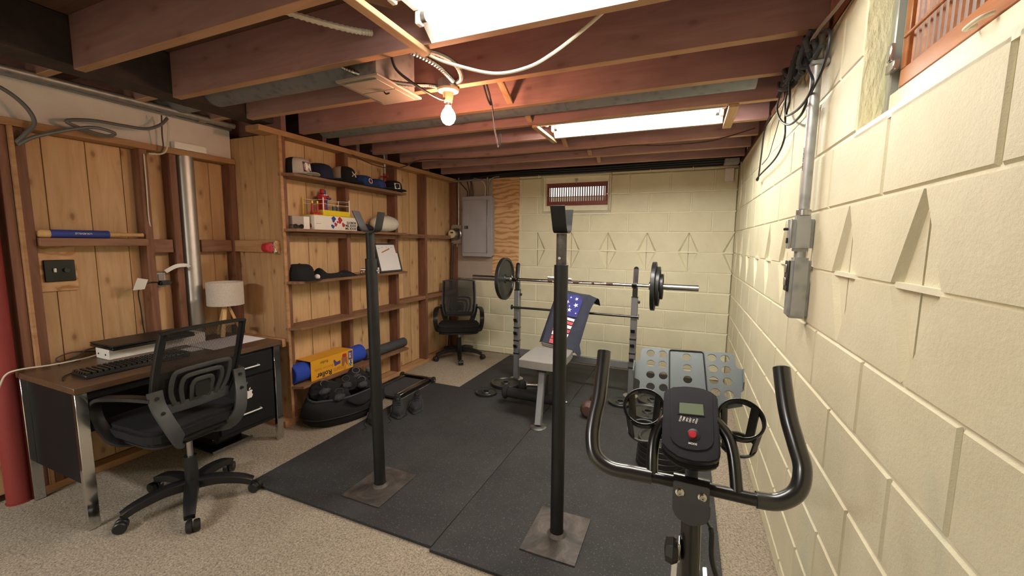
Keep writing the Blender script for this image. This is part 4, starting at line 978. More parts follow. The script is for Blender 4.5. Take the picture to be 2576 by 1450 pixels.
c1 = cap('white-fronted cap with maroon M badge and black back, first on top shelf', (-3.075, -2.325, zs), R_(-84), BLACKF, GREYF, GREYF, 0.125, BLACKF); caplogo(c1, 'M', 0.070, CARD, INKM, 0.0, 0.055, 0.125)
c2 = cap('plain navy cap second from the left on the top shelf', (-3.085, -2.115, zs), R_(-62), NAVYF, NAVYF, NAVYF, 0.120)
c3 = cap('black cap with white side and white curved emblem on top shelf', (-3.07, -1.885, zs), R_(-84), GREYF, BLACKF, BLACKF, 0.135, BLACKF)
LOCAL[0] = True
for sg in (1, -1):
    P = smooth_path([(-0.022, 0.098, 0.070+sg*0.020), (-0.012, 0.100, 0.070+sg*0.006), (0.0, 0.101, 0.070+sg*0.002), (0.012, 0.100, 0.070+sg*0.006), (0.022, 0.098, 0.070+sg*0.020)], 5)
    obj('emblem', sweep(NB(), P, 0.005, 0.0025), CARD, c3)
c4 = cap('royal blue cap with red round badge on the top shelf', (-3.075, -1.675, zs), R_(-92), BLUEF, BLUEF, BLUEF, 0.095)
LOCAL[0] = True
bm = NB(); lathe(bm, [(0.017, 0), (0.023, 0), (0.023, 0.002), (0.017, 0.002)], (0, 0.0985, 0.045), (0, 1, 0.25), 24); obj('badge_ring', bm, CARD, c4)
caplogo(c4, 'C', 0.042, INKR, None, 0.0, 0.045, 0.095)
c5 = cap('dark blue cap with small badge, between royal blue and black M caps', (-3.09, -1.49, zs), R_(-80), NAVYF, BLUEF, NAVYF, 0.09); caplogo(c5, 'c', 0.035, INKR, None, 0, 0.04, 0.09)
c6 = cap('black cap with white M badge at the far end of top shelf', (-3.07, -1.275, zs), R_(-112), BLACKF, BLACKF, BLACKF, 0.105); caplogo(c6, 'M', 0.055, INK, CARD, 0.0, 0.048, 0.105)
LOCAL[0] = False

# toy box and ring
z2 = SZ[1]+0.001
t = thing('toy_carton', 'white printed toy carton lying under the yellow toy ring', 'box', (-3.11, -2.02, z2))
cb = obj('carton', box(NB(), (-3.180, -2.235, z2), (-3.030, -1.80, z2+0.108), 0.001), CARD, t)
for i, (s, zz) in enumerate((("ROCK 'EM", 0.018), ("SOCK 'EM", 0.042), ("ROBOTS", 0.066))):
    text(s, 0.026, INK, (-3.0292, -1.812, z2+zz), (0, -1, 0), (0, 0, -1), cb, 'lettering', 0.0008, 'LEFT')
def star(r1, r2, n=5, a0=PI/2): return [((r1 if i % 2 == 0 else r2)*math.cos(a0+PI*i/n), (r1 if i % 2 == 0 else r2)*math.sin(a0+PI*i/n)) for i in range(2*n)]
for (y, zz, m, sc) in ((-2.05, 0.085, INKB, 1.1), (-2.03, 0.045, INKR, 0.8), (-2.06, 0.028, INKB, 0.9), (-1.985, 0.08, INKR, 1.2), (-1.95, 0.045, INKR, 0.9), (-2.01, 0.065, INKR, 0.5)):
    poly = [(0.018*sc*(1+0.3*math.sin(3*a+y*9))*math.cos(a), 0.018*sc*(1+0.3*math.cos(2*a+zz*40))*math.sin(a)) for a in [2*PI*i/12 for i in range(12)]]
    patch('printed_shape', poly, m, (-3.0293, y, z2+zz), (0, 1, 0), (0, 0, 1), cb)
patch('printed_line', [(0, 0), (0.045, 0), (0.045, 0.002), (0, 0.002)], INKR, (-3.0293, -2.22, z2+0.045), (0, 1, 0), (0, 0, 1), cb)
for (x, zz, m) in ((-3.15, 0.05, INKR), (-3.10, 0.07, INKB), (-3.07, 0.03, INKR), (-3.12, 0.025, INKB)):
    poly = [(0.013*(1+0.3*math.sin(3*a+x*9))*math.cos(a), 0.016*math.sin(a)) for a in [2*PI*i/10 for i in range(10)]]
    patch('printed_shape', poly, m, (x, -2.2357, z2+zz), (1, 0, 0), (0, 0, 1), cb)
t = thing('small_carton', 'small pale carton at the near end beside the toy carton', 'box', (-3.13, -2.34, z2)); obj('carton', box(NB(), (-3.18, -2.395, z2), (-3.065, -2.245, z2+0.095), 0.002), TAUPE, t)
obj('label_band', box(NB(), (-3.0648, -2.30, z2+0.002), (-3.0640, -2.25, z2+0.094)), CARD, t)
t = thing('sunglasses', 'black sunglasses at the near end of the toy shelf', 'sunglasses', (-3.04, -2.38, z2))
for dy in (-0.025, 0.025): obj('lens', cyl(NB(), (-3.038, -2.37+dy, z2+0.018), (-3.032, -2.37+dy, z2+0.018), 0.017, n=16), BLACKG, t)
obj('frame', sweep(NB(), smooth_path([(-3.08, -2.412, z2+0.025), (-3.035, -2.41, z2+0.028), (-3.033, -2.37, z2+0.024), (-3.035, -2.33, z2+0.028), (-3.06, -2.328, z2+0.025)], 5), 0.0025), BLACKG, t)
zt = z2+0.1085
t = thing('toy_boxing_ring', 'yellow toy boxing ring with red and blue fighters', 'toy', (-3.12, -2.03, zt))
bm = NB(); box(bm, (-3.178, -2.225, zt), (-3.045, -1.845, zt+0.006), 0.001); box(bm, (-3.175, -2.13, zt+0.0055), (-3.05, -1.85, zt+0.048), 0.004); obj('ring_base', bm, YEL, t)
pts = [(-3.052, -2.125), (-3.052, -1.858), (-3.172, -1.858), (-3.172, -2.21)]
for (x, y) in pts: obj('corner_post', cyl(NB(), (x, y, zt+0.03 if y > -2.15 else zt+0.006), (x, y, zt+0.142), 0.0045, n=10, bev=0.001), YEL if y < -2.15 else WHITE, t)
for a, b in zip(pts, pts[1:]+pts[:1]):
    for zz in (0.095, 0.128): obj('rope', sweep(NB(), [(a[0], a[1], zt+zz), ((a[0]+b[0])/2, (a[1]+b[1])/2, zt+zz-0.006), (b[0], b[1], zt+zz)], 0.0015, n=6), WHITE, t)
def fighter(x, y, m, s=1.0):
    f = obj('fighter', box(box(NB(), (x-0.018, y-0.022, zt+0.048), (x+0.018, y-0.002, zt+0.120), 0.005), (x-0.018, y+0.002, zt+0.048), (x+0.018, y+0.022, zt+0.120), 0.005), m, t)
    bm = NB(); lathe(bm, [(0, 0), (0.022, 0.001), (0.036, 0.03), (0.038, 0.048), (0.022, 0.055), (0, 0.056)], (x, y, zt+0.120), (0, 0, 1), 8); obj('torso', bm, m, f)
    bm = NB(); box(bm, (x-0.014, y-0.014, zt+0.1765), (x+0.014, y+0.014, zt+0.212), 0.005); obj('head', bm, m, f)
    for s_ in (1, -1): obj('arm', sweep(NB(), smooth_path([(x, y+s_*0.036, zt+0.165), (x+0.01, y+s_*0.044, zt+0.145), (x+0.028, y+s_*0.036, zt+0.148)], 4), 0.009), m, f)
    return f
fr = fighter(-3.105, -2.085, REDPL); fb = fighter(-3.145, -2.03, BLUEPL)
patch('chest_stripe', [(-0.018, 0), (0.018, 0), (0.018, 0.007), (-0.018, 0.007)], WHITE, (-3.069, -2.085, zt+0.162), (0, 1, 0), (0, 0, 1), fr)
bm = NB(); box(bm, (-3.10, -2.215, zt+0.0065), (-3.055, -2.135, zt+0.022), 0.004); obj('control_pad', bm, REDPL, t)
for (x, y) in ((-3.085, -2.200), (-3.075, -2.160)):
    s1 = obj('control_stick', cyl(NB(), (x, y, zt+0.0222), (x, y, zt+0.09), 0.0085, r2=0.0075, n=14), REDPL, t); obj('button', cyl(NB(), (x, y, zt+0.0903), (x, y, zt+0.112), 0.0070, n=14, bev=0.002), YEL, s1)
for (x, y) in ((-3.15, -1.935), (-3.15, -1.89)):
    s1 = obj('control_stick', cyl(NB(), (x, y, zt+0.0482), (x, y, zt+0.088), 0.0085, n=14), BLUEPL, t); obj('button', cyl(NB(), (x, y, zt+0.0883), (x, y, zt+0.106), 0.0065, n=14, bev=0.002), YEL, s1)
# football and blue cloth
bm = NB(); lathe(bm, [(0.0, -0.148)]+[(0.079*math.cos(a)**0.85, 0.148*math.sin(a)) for a in [PI/2*(-1+2*i/16) for i in range(1, 16)]]+[(0.0, 0.148)], (-3.085, -1.385, z2+0.080), (0.30, 1, 0.02), 28)
t = thing('football', 'off-white leather football at the far end of the toy shelf', 'ball', (-3.085, -1.385, z2)); fo = obj('hide', bm, SPOT, t)
obj('laces', sweep(NB(), smooth_path([(-3.075, -1.46, z2+0.153), (-3.07, -1.40, z2+0.159), (-3.065, -1.35, z2+0.158)], 4), 0.004), GREYM, t)
bm = NB(); blob(bm, (-3.12, -1.61, z2+0.034), (0.05, 0.085, 0.034), 5, 0.3, 2.2); tag(obj('blue_cloth', bm, NAVYF), 'crumpled dark blue cloth between toy carton and football', 'cloth')

# shelf three
z3 = SZ[2]+0.001
LOCAL[0] = False
c7 = dup(c2, (-3.08, -2.335, z3), R_(-75), 'black cap at the near end of the middle shelf, behind white ball')
c7['group'] = 'headwear on the middle shelf'
for ch in c7.children:
    ch.data = ch.data.copy(); ch.data.materials[0] = BLACKF
bm = NB(); bmesh.ops.create_icosphere(bm, subdivisions=3, radius=0.0205)
for v in bm.verts: v.co += Vector((-3.012, -2.245, z3+0.0205))
tag(obj('white_ball', bm, WHITE), 'small white ball before the black cap on the middle shelf', 'ball')
t = thing('knit_visor', 'black ribbed cloth visor with a raised peak on middle shelf', 'visor', (-3.08, -2.05, z3))
bm = NB(); n = 26
prof = [(0, 0.0), (0.02, 0.055), (0.045, 0.082), (0.075, 0.062), (0.11, 0.038), (0.18, 0.030), (0.25, 0.034), (0.30, 0.050), (0.33, 0.042), (0.37, 0.026), (0.40, 0.004)]
rows_ = []
for (yy, hh) in smooth_path([(a, b, 0) for a, b in prof], 3) and [(p.x, p.y) for p in smooth_path([(a, b, 0) for a, b in prof], 3)]:
    rows_.append([bm.verts.new((-3.075+0.055*math.cos(PI*i/8), -2.215+yy, z3+0.001+max(0.001, hh)*math.sin(PI*i/8)**0.8)) for i in range(9)])
for A, Bq in zip(rows_, rows_[1:]):
    for i in range(8): bm.faces.new((A[i], A[i+1], Bq[i+1], Bq[i]))
    bm.faces.new((A[8], A[0], Bq[0], Bq[8]))
bm.faces.new(rows_[0]); bm.faces.new(rows_[-1]); obj('cloth', bm, BLACKF, t)
for k in range(7): obj('rib', sweep(NB(), smooth_path([(-3.02, -2.04+0.028*k, z3+0.008), (-3.035, -2.045+0.028*k, z3+0.024), (-3.06, -2.05+0.028*k, z3+0.034)], 4), 0.0025), DGREYF, t)
t = thing('brown_sunglasses', 'folded brown sunglasses next to the left steel stand', 'sunglasses', (-3.04, -1.73, z3))
for k, dy in enumerate((-0.028, 0.028)):
    bm = NB(); lathe(bm, [(0.013, 0), (0.019, 0), (0.019, 0.004), (0.013, 0.004)], (-3.030+0.0*k, -1.735+dy, z3+0.02), (1, 0, 0.1), 18); obj('rim', bm, BRFOAM, t)
obj('temple', sweep(NB(), [(-3.034, -1.785, z3+0.026), (-3.07, -1.83, z3+0.018), (-3.06, -1.86, z3+0.012)], 0.004, 0.002), BRFOAM, t)
t = thing('key_ring', 'bunch of steel keys on the middle shelf beside the sunglasses', 'keys', (-3.05, -1.665, z3))
bm = NB(); lathe(bm, [(0.013, 0), (0.0155, 0), (0.0155, 0.002), (0.013, 0.002)], (-3.045, -1.66, z3+0.045), (1, 0.4, 0), 20); obj('ring', bm, CHROME, t)
for k in range(4): obj('key', box(NB(), (-3.06+0.008*k, -1.685+0.012*k, z3+0.001), (-3.057+0.008*k, -1.672+0.012*k, z3+0.036-0.004*k), 0.001), STEEL, t)
# framed sheet leaning on the shelf
t = thing('framed_sheet', 'black-framed white sheet leaning on the middle shelf', 'picture', (-3.05, -1.36, z3))
o0 = Vector((-3.035, -1.515, z3+0.002)); o1 = Vector((-3.035, -1.195, z3+0.002)); upv = Vector((-0.085, 0.015, 0.272)); un_ = upv.normalized(); uxx = (o1-o0).normalized(); W_, H_ = (o1-o0).length, upv.length
nn = uxx.cross(un_)
def rc(name, a0, b0, a1, b1, m, d0, d1, parent):
    return obj(name, prism(NB(), [(a0, b0), (a1, b0), (a1, b1), (a0, b1)], o0+nn*d0, uxx, un_, d1-d0), m, parent)
rc('backing', 0, 0, W_, H_, BLACKP, -0.010, -0.002, t); ps = rc('sheet', 0.014, 0.014, W_-0.014, H_-0.014, PAPER, -0.0015, 0.0, t)
for nm, a0, b0, a1, b1 in (('frame_rail', 0, 0, W_, 0.015), ('frame_rail', 0, H_-0.015, W_, H_), ('frame_rail', 0, 0.0152, 0.015, H_-0.0152), ('frame_rail', W_-0.015, 0.0152, W_, H_-0.0152)): rc(nm, a0, b0, a1, b1, GREYP, -0.0014, 0.006, t)
patch('drawn_mark', [(0, 0), (0.12, 0.035), (0.125, 0.05), (0.12, 0.048), (0.0, 0.01)], INKO, o0+uxx*0.08+un_*0.19+nn*0.0003, uxx, un_, ps, 0.0004)
for (a, b) in ((0.04, 0.235), (0.09, 0.245), (0.15, 0.248), (0.22, 0.245)): patch('drawn_mark', [(0, 0), (0.025, 0.0), (0.025, 0.003), (0, 0.003)], INKG, o0+uxx*a+un_*b+nn*0.0003, uxx, un_, ps, 0.0004)
obj('stand', box(NB(), (-3.03, -1.56, z3), (-3.02, -1.545, z3+0.055), 0.002), WHITE, t)

# foam rollers on the lowest shelf
z5 = SZ[4]+0.001
t = thing('boxed_foam_roller', 'blue foam roller in an orange printed carton on lowest shelf', 'foam roller', (-3.09, -2.1, z5))
obj('roller', cyl(NB(), (-3.095, -2.455, z5+0.078), (-3.095, -1.735, z5+0.078), 0.073, n=36, bev=0.006), BLUEFOAM, t)
bm = NB(); y0, y1, xa, xb, h_ = -2.335, -1.905, -3.172, -3.018, 0.157
e = 0.0012
for a, b in (((xb-e, y0, z5), (xb, y1, z5+h_)), ((xa, y0, z5), (xa+e, y1, z5+h_)), ((xa+e, y0, z5+h_-e), (xb-e, y1, z5+h_)), ((xa+e, y0, z5), (xb-e, y1, z5+e))): box(bm, a, b)
sl = obj('sleeve', bm, ORANGE, t)
text('Foam', 0.060, INKO, (xb+0.0003, -1.985, z5+0.028), (0, -1, 0), (0, 0, -1), sl, 'lettering', 0.0, 'LEFT'); text('Roller', 0.060, INK, (xb+0.0003, -2.135, z5+0.028), (0, -1, 0), (0, 0, -1), sl, 'lettering', 0.0012, 'LEFT')
text('Exercise Guide', 0.030, INKO, (xb+0.0003, -2.12, z5+0.075), (0, -1, 0), (0, 0, -1), sl, 'lettering', 0.0, 'LEFT')
text('Roller', 0.032, INK, (xb+0.0003, -2.17, z5+0.125), (0, -1, 0), (0, 0, -1), sl, 'lettering', 0.0, 'LEFT')
patch('badge', rrect(0.05, 0.055, 0.008, 3, -1.935, z5+0.045), INKG, (xb+0.0002, 0, 0), (0, 1, 0), (0, 0, 1), sl)
patch('badge', rrect(0.042, 0.047, 0.006, 3, -1.935, z5+0.045), CARD, (xb+0.0011, 0, 0), (0, 1, 0), (0, 0, 1), sl); text('Go', 0.036, INK, (xb+0.0022, -1.935, z5+0.045), (0, 0, 1), (0, -1, 0), sl, 'lettering', 0.002)
patch('badge', rrect(0.046, 0.072, 0.004, 3, -1.935, z5+0.112), INKP, (xb+0.0002, 0, 0), (0, 1, 0), (0, 0, 1), sl); text('FIT', 0.036, CARD, (xb+0.0012, -1.935, z5+0.112), (0, 0, 1), (0, -1, 0), sl, 'lettering', 0.001)
patch('printed_figure', [(0, 0), (0.02, -0.01), (0.035, 0.03), (0.05, 0.0), (0.062, -0.01), (0.06, 0.05), (0.045, 0.085), (0.02, 0.09), (0.0, 0.06)], SKIN, (xb+0.0003, -2.03, z5+0.045), (0, 1, 0), (0, 0, 1), sl)
patch('printed_figure', [(0, 0), (0.06, 0.01), (0.06, 0.035), (0.02, 0.03), (0.0, 0.055), (-0.012, 0.05)], INKP, (xb+0.0003, -2.105, z5+0.06), (0, 1, 0), (0, 0, 1), sl)
patch('printed_figure', rrect(0.045, 0.03, 0.012, 3), INKR, (xb+0.0012, -2.0, z5+0.125), (0, 1, 0), (0, 0, 1), sl)
tag(obj('grey_foam_roller', cyl(NB(), (-3.065, -1.725, z5+0.0475), (-3.06, -1.155, z5+0.0475), 0.046, n=30, bev=0.005), GFOAM), 'long dark grey foam roller on the lowest shelf behind blue roller', 'foam roller')

# ================================================================ steel stands
def steel_stand(label, x, y, lean, yrot, seed):
    t = thing('squat_stand', label, 'stand', (x, y, MT), 0, 'steel squat stands on the mats')
    z0 = MT+0.0005
    pl = obj('base_plate', box(NB(), (x-0.127, y-0.158, z0), (x+0.127, y+0.165, z0+0.007), 0.001), RUSTY, t)
    bm = NB(); lathe(bm, [(0.033, 0), (0.046, 0), (0.037, 0.010), (0.033, 0.014)], (x, y, z0+0.0071), (0, 0, 1), 20); obj('weld', bm, RUSTY, pl)
    L = Vector((lean, 0, 1)).normalized(); b0 = Vector((x, y, z0+0.008))
    bm = NB(); lathe(bm, [(0, 0), (0.0305, 0), (0.0305, 1.265), (0.0245, 1.266), (0.0245, 1.262), (0, 1.262)], b0, L, 28); lo = obj('outer_tube', bm, STANDM, t)
    bm = NB(); lathe(bm, [(0, 0), (0.0225, 0), (0.0225, 0.135), (0, 0.135)], b0+L*1.266, L, 24); obj('inner_tube', bm, STANDM if seed == 0 else RUSTY, t)
    p = b0+L*1.205; obj('pin', cyl(NB(), p+Vector((-0.058, -0.012, 0.002)), p+Vector((-0.029, -0.006, 0.001)), 0.0065, n=12, bev=0.001), STEEL, t)
    obj('pin_end', cyl(NB(), p+Vector((0.031, 0.006, -0.002)), p+Vector((0.045, 0.009, -0.004)), 0.005, n=12), STEEL, t)
    if seed: obj('pin_hole', cyl(NB(), b0+L*1.295+Vector((-0.002, -0.0235, 0)), b0+L*1.295+Vector((-0.002, -0.0215, 0)), 0.006, n=12), STEEL, t)
    # U yoke of flat strap
    q = b0+L*1.402; c, s = math.cos(yrot), math.sin(yrot)
    def W(a, z): return q+Vector((c*a, s*a, z))
    pts = [W(-0.082, 0.112), W(-0.066, 0.078), W(-0.044, 0.034), W(-0.034, 0.015), W(-0.020, 0.005), W(-0.005, 0.004), W(0.022, 0.004), W(0.040, 0.008), W(0.050, 0.020), W(0.056, 0.045), W(0.070, 0.105)]
    obj('yoke', sweep(NB(), pts, 0.0032, 0.031, up=(-s, c, 0), square=True), STANDM, t)
    return t
steel_stand('black squat stand nearer the shelves, on a rust-stained plate', -1.935, -2.83, -0.018, 0.15, 0)
steel_stand('black squat stand in front of the weight bench, on a bare steel plate', -0.915, -2.80, -0.009, 1.60, 1)

# ================================================================ weight bench
UX = (-1.932, -0.818); UY = -0.83
t = thing('weight_bench', 'grey weight bench rack with grey seat and two uprights', 'weight bench', (-1.39, -1.2, MT))
for ux in UX:
    u = obj('upright', box(NB(), (ux-0.027, UY-0.027, MT+0.012), (ux+0.027, UY+0.027, 0.915), 0.004), GREYM, t)
    obj('collar', box(NB(), (ux-0.0285, UY-0.0285, 0.9155), (ux+0.0285, UY+0.0285, 0.922), 0.001), BLACKM, u)
    obj('inner_post', box(NB(), (ux-0.021, UY-0.021, 0.9225), (ux+0.021, UY+0.021, 1.012), 0.003), BLACKM, t)
    # cradle for the bar: front lip, saddle, tall rounded blade
    pts = smooth_path([(ux, UY-0.098, 1.040), (ux, UY-0.090, 1.018), (ux, UY-0.062, 1.006), (ux, UY-0.035, 1.010), (ux, UY-0.020, 1.030), (ux, UY-0.010, 1.08), (ux, UY+0.005, 1.165)], 5)
    ck = obj('bar_cradle', sweep(NB(), pts, 0.0045, 0.021, up=(1, 0, 0), square=True), BLACKM, t)
    obj('cradle_tip', cyl(NB(), (ux, UY+0.0005, 1.165), (ux, UY+0.0095, 1.166), 0.0205, n=20), BLACKM, ck)
    for zz in (0.62, 0.49, 0.36):
        hk = obj('safety_hook', sweep(NB(), [(ux, UY-0.028, zz-0.01), (ux, UY-0.045, zz-0.012), (ux, UY-0.058, zz+0.016)], 0.004, 0.018, up=(1, 0, 0), square=True), BLACKM, u)
        obj('band', box(NB(), (ux-0.0285, UY-0.0285, zz-0.085), (ux+0.0285, UY+0.0285, zz-0.070), 0.0005), BLACKM, u)
    sx = 1 if ux > -1.4 else 1
    obj('knob', cyl(NB(), (ux+0.0275, UY, 0.875), (ux+0.045, UY, 0.875), 0.013, n=14, bev=0.003), BLACKP, u)
    bm = NB(); lathe(bm, [(0, 0), (0.062, 0), (0.066, 0.004), (0.050, 0.0115), (0, 0.0115)], (ux, UY, MT+0.0003), (0, 0, 1), 24); obj('foot_pad', bm, STEEL, t)
obj('cross_beam', box(NB(), (UX[0]+0.028, UY+0.000, 0.262), (UX[1]-0.028, UY+0.025, 0.325), 0.003), GREYM, t)
obj('spacer_bar', cyl(NB(), (UX[0]-0.045, UY-0.036, 0.748), (UX[1]+0.040, UY-0.036, 0.748), 0.0105, n=16), BLACKM, t)
for x in (UX[0]-0.048, UX[1]+0.036): obj('end_disc', cyl(NB(), (x, UY-0.036, 0.748), (x+0.007, UY-0.036, 0.748), 0.024, n=20), BLACKM, t)
obj('spine_tube', box(NB(), (-1.435, -1.60, 0.335), (-1.385, UY+0.01, 0.385), 0.004), GREYM, t)
obj('front_leg', sweep(NB(), [(-1.372, -1.765, MT+0.013), (-1.405, -1.585, 0.395)], 0.024, 0.024, up=(1, 0, 0), square=True), GREYM, t)
bm = NB(); lathe(bm, [(0, 0), (0.060, 0), (0.064, 0.004), (0.050, 0.011), (0, 0.011)], (-1.372, -1.77, MT+0.0003), (0, 0, 1), 24); obj('foot_pad', bm, STEEL, t)
obj('seat_bracket', box(NB(), (-1.44, -1.62, 0.3855), (-1.37, -1.26, 0.415), 0.003), BLACKM, t)
# tapered padded seat
poly = [(-1.545, -1.655), (-1.275, -1.655), (-1.250, -1.60), (-1.262, -1.24), (-1.30, -1.215), (-1.555, -1.215), (-1.592, -1.25), (-1.588, -1.60)]
st = prism(NB(), [(p.x, p.y) for p in smooth_path([(a, b, 0) for a, b in poly], 3, True)], (0, 0, 0.416), (1, 0, 0), (0, 1, 0), 0.062, 0.014); obj('seat', st, SEATG, t)
# backrest
bo = Vector((-1.42, -1.195, 0.455)); bu = Vector((0.075, 0.27, 0.455)).normalized(); bx_ = Vector((1, 0, 0)); bx_ = (bx_-bu*bx_.dot(bu)).normalized(); bn = bx_.cross(bu)   # faces the room
if bn.y > 0: bn = -bn
pw = [(-0.155, 0.02), (0.155, 0.02), (0.15, 0.30), (0.130, 0.50), (0.085, 0.53), (-0.085, 0.53), (-0.130, 0.50), (-0.15, 0.30)]
bm = prism(NB(), pw, bo-bn*0.052, bx_, bu, 0.05, 0.012)
obj('backrest', bm, SEATG, t)
obj('support_arm', sweep(NB(), [(-1.41, -0.93, 0.375), tuple(bo+bu*0.30-bn*0.055)], 0.014, 0.014, square=True), BLACKM, t)
# leg roller lying low under the seat front
obj('roller_bar', cyl(NB(), (-1.79, -1.445, 0.115), (-1.235, -1.455, 0.115), 0.011, n=12), STEEL, t)
rl = obj('leg_roller', cyl(NB(), (-1.755, -1.445, 0.115), (-1.26, -1.455, 0.115), 0.043, n=26, bev=0.008), BFOAM, t)
obj('end_cap', cyl(NB(), (-1.80, -1.445, 0.115), (-1.7555, -1.445, 0.115), 0.058, n=26, bev=0.016), BFOAM, rl)
obj('roller_arm', sweep(NB(), [(-1.415, -1.44, 0.16), (-1.415, -1.43, 0.33)], 0.012, 0.018, square=True), BLACKM, t)
def dumbbell(label, c, ang, r, m, hl, sep):
    t = thing('dumbbell', label, 'dumbbell', (c[0], c[1], MT+0.0005), 0, 'dumbbells on the mats')
    d = Vector((math.cos(ang), math.sin(ang), 0)); o = Vector((c[0], c[1], MT+0.001+r))
    obj('handle', cyl(NB(), o-d*sep/2, o+d*sep/2, 0.014, n=16), STEEL, t)
    for k in (-1, 1):
        h = obj('head', cyl(NB(), o+d*(k*sep/2), o+d*(k*(sep/2+hl)), r, n=26, bev=r*0.4), m, t)
        obj('head_band', cyl(NB(), o+d*(k*(sep/2-0.007)), o+d*(k*(sep/2-0.0005)), r*0.6, n=22), STEEL, h)
dumbbell('brown worn dumbbell on the mat left of the bike handlebar', (-1.05, -1.33), 1.45, 0.064, BRFOAM, 0.095, 0.13)
dumbbell('black dumbbell between the big round plate and the leg roller', (-1.665, -1.08), 0.35, 0.050, BFOAM, 0.075, 0.12)
# towel over the backrest
t2 = thing('flag_towel', 'dark towel with stars and stripes draped over the inclined backrest', 'towel', tuple(bo))
bm = NB(); nU, nV = 18, 30; g = []
for j in range(nV+1):
    v = j/nV; L = 0.66*v; rr = []
    for i in range(nU+1):
        u = (i/nU-0.5)*2
        wdt = 0.178+0.03*max(0, v-0.72)*u
        if L < 0.50: p = bo+bu*(0.045+L)+bn*0.006
        elif L < 0.56:
            a = (L-0.50)/0.06*PI*0.5; p = bo+bu*(0.545+0.030*math.sin(a))+bn*(0.006-0.034*(1-math.cos(a)))
        else: p = bo+bu*(0.575-(L-0.56)*0.25)-bn*(0.034+(L-0.56)*0.9)
        w_ = abs(u)
        p = p+bx_*(u*wdt)
        if w_ > 0.82: p = p-bn*(w_-0.82)*0.20+Vector((0, 0, -0.02*(w_-0.82)))
        p = p+bn*(0.004*noise.noise(Vector((u*2.2, v*5, 1)))+0.003*math.sin(u*5+v*4))
        if u > 0.9 and L > 0.40: p += bx_*0.035*(u-0.9)*10*min(1, (L-0.40)*6)
        if u > 0.75 and L < 0.06: p += Vector((0.02, -0.0, -0.05))*(u-0.75)*4
        rr.append(bm.verts.new(p))
    g.append(rr)
for j in range(nV):
    for i in range(nU): bm.faces.new((g[j][i], g[j][i+1], g[j+1][i+1], g[j+1][i]))
ge = bmesh.ops.extrude_face_region(bm, geom=list(bm.faces)); bmesh.ops.translate(bm, vec=bn*0.004, verts=[q for q in ge['geom'] if isinstance(q, bmesh.types.BMVert)])
tw = obj('cloth', bm, TOWEL, t2)
def onb(a, b): return bo+bx_*a+bu*b+bn*0.0165
def decal(nm, poly, m, a, b, k=0.0): return obj(nm, prism(NB(), poly, onb(a, b)+bn*k, bx_, bu, 0.0012), m, tw)
decal('blue_field', [(-0.10, 0.315), (0.095, 0.33), (0.10, 0.50), (0.06, 0.535), (-0.095, 0.53)], BLUEPR, 0, 0)
for (a, b, r) in ((-0.06, 0.49, 0.016), (-0.01, 0.505, 0.010), (0.045, 0.50, 0.018), (-0.075, 0.44, 0.014), (-0.03, 0.455, 0.021), (0.055, 0.44, 0.024), (0.01, 0.385, 0.022), (-0.06, 0.385, 0.018), (0.075, 0.365, 0.009), (0.0, 0.42, 0.009)):
    decal('printed_star', star(r, r*0.42, 5, PI/2+a*9), STARM, a, b, 0.0013)
for i, (b, h, m) in enumerate(((0.285, 0.028, STARM), (0.25, 0.03, STRIPE), (0.212, 0.033, STARM), (0.172, 0.034, STRIPE), (0.13, 0.036, STARM), (0.092, 0.032, STRIPE))):
    decal('printed_stripe', [(-0.095+0.004*i, b), (-0.012, b+0.002), (-0.014, b+h), (-0.09+0.003*i, b+h-0.002)], m, 0, 0)
    decal('printed_stripe', [(0.0, b+0.004), (0.082-0.004*i, b), (0.085-0.003*i, b+h-0.004), (0.002, b+h)], m if i % 2 else STARM, 0, 0)
decal('printed_stripe', [(-0.075, 0.05), (-0.035, 0.05), (-0.035, 0.088), (-0.078, 0.088)], STRIPE, 0, 0)

# barbell resting in the cradles
BY, BZ = UY-0.060, 1.0275
t = thing('barbell', 'long steel barbell resting across the bench rack cradles', 'barbell', (-1.36, BY, BZ))
obj('shaft', cyl(NB(), (-1.972, BY, BZ), (-0.702, BY, BZ), 0.0142, n=18), CHROME, t)
for a, b in ((-1.60, -1.555), (-1.36, -1.305), (-1.19, -1.165), (-1.06, -1.00)): obj('knurl_band', cyl(NB(), (a, BY, BZ), (b, BY, BZ), 0.0146, n=18), BRFOAM, t)
for a, b in ((-1.9722, -2.395), (-0.7018, -0.315)):
    s_ = 1 if b > a else -1
    obj('sleeve', cyl(NB(), (a, BY, BZ), (b, BY, BZ), 0.0248, n=24, bev=0.002), STEEL, t); obj('sleeve_collar', cyl(NB(), (a+s_*0.0005, BY, BZ), (a+s_*0.016, BY, BZ), 0.037, n=24, bev=0.003), CHROME, t)
def plate_bm(o, ax, r, th, hub=0.038, hole=0.0255):
    rim = r*0.10; d = th*0.32
    pr = [(hole, 0), (hub, 0), (hub+0.006, d), (r-rim-0.008, d), (r-rim, 0.001), (r-0.003, 0), (r, 0.003), (r, th-0.003), (r-0.003, th), (r-rim, th-0.001), (r-rim-0.008, th-d), (hub+0.006, th-d), (hub, th), (hole, th), (hole, 0)]
    bm = NB(); lathe(bm, pr, o, ax, 44); bmesh.ops.remove_doubles(bm, verts=bm.verts, dist=1e-5); return bm
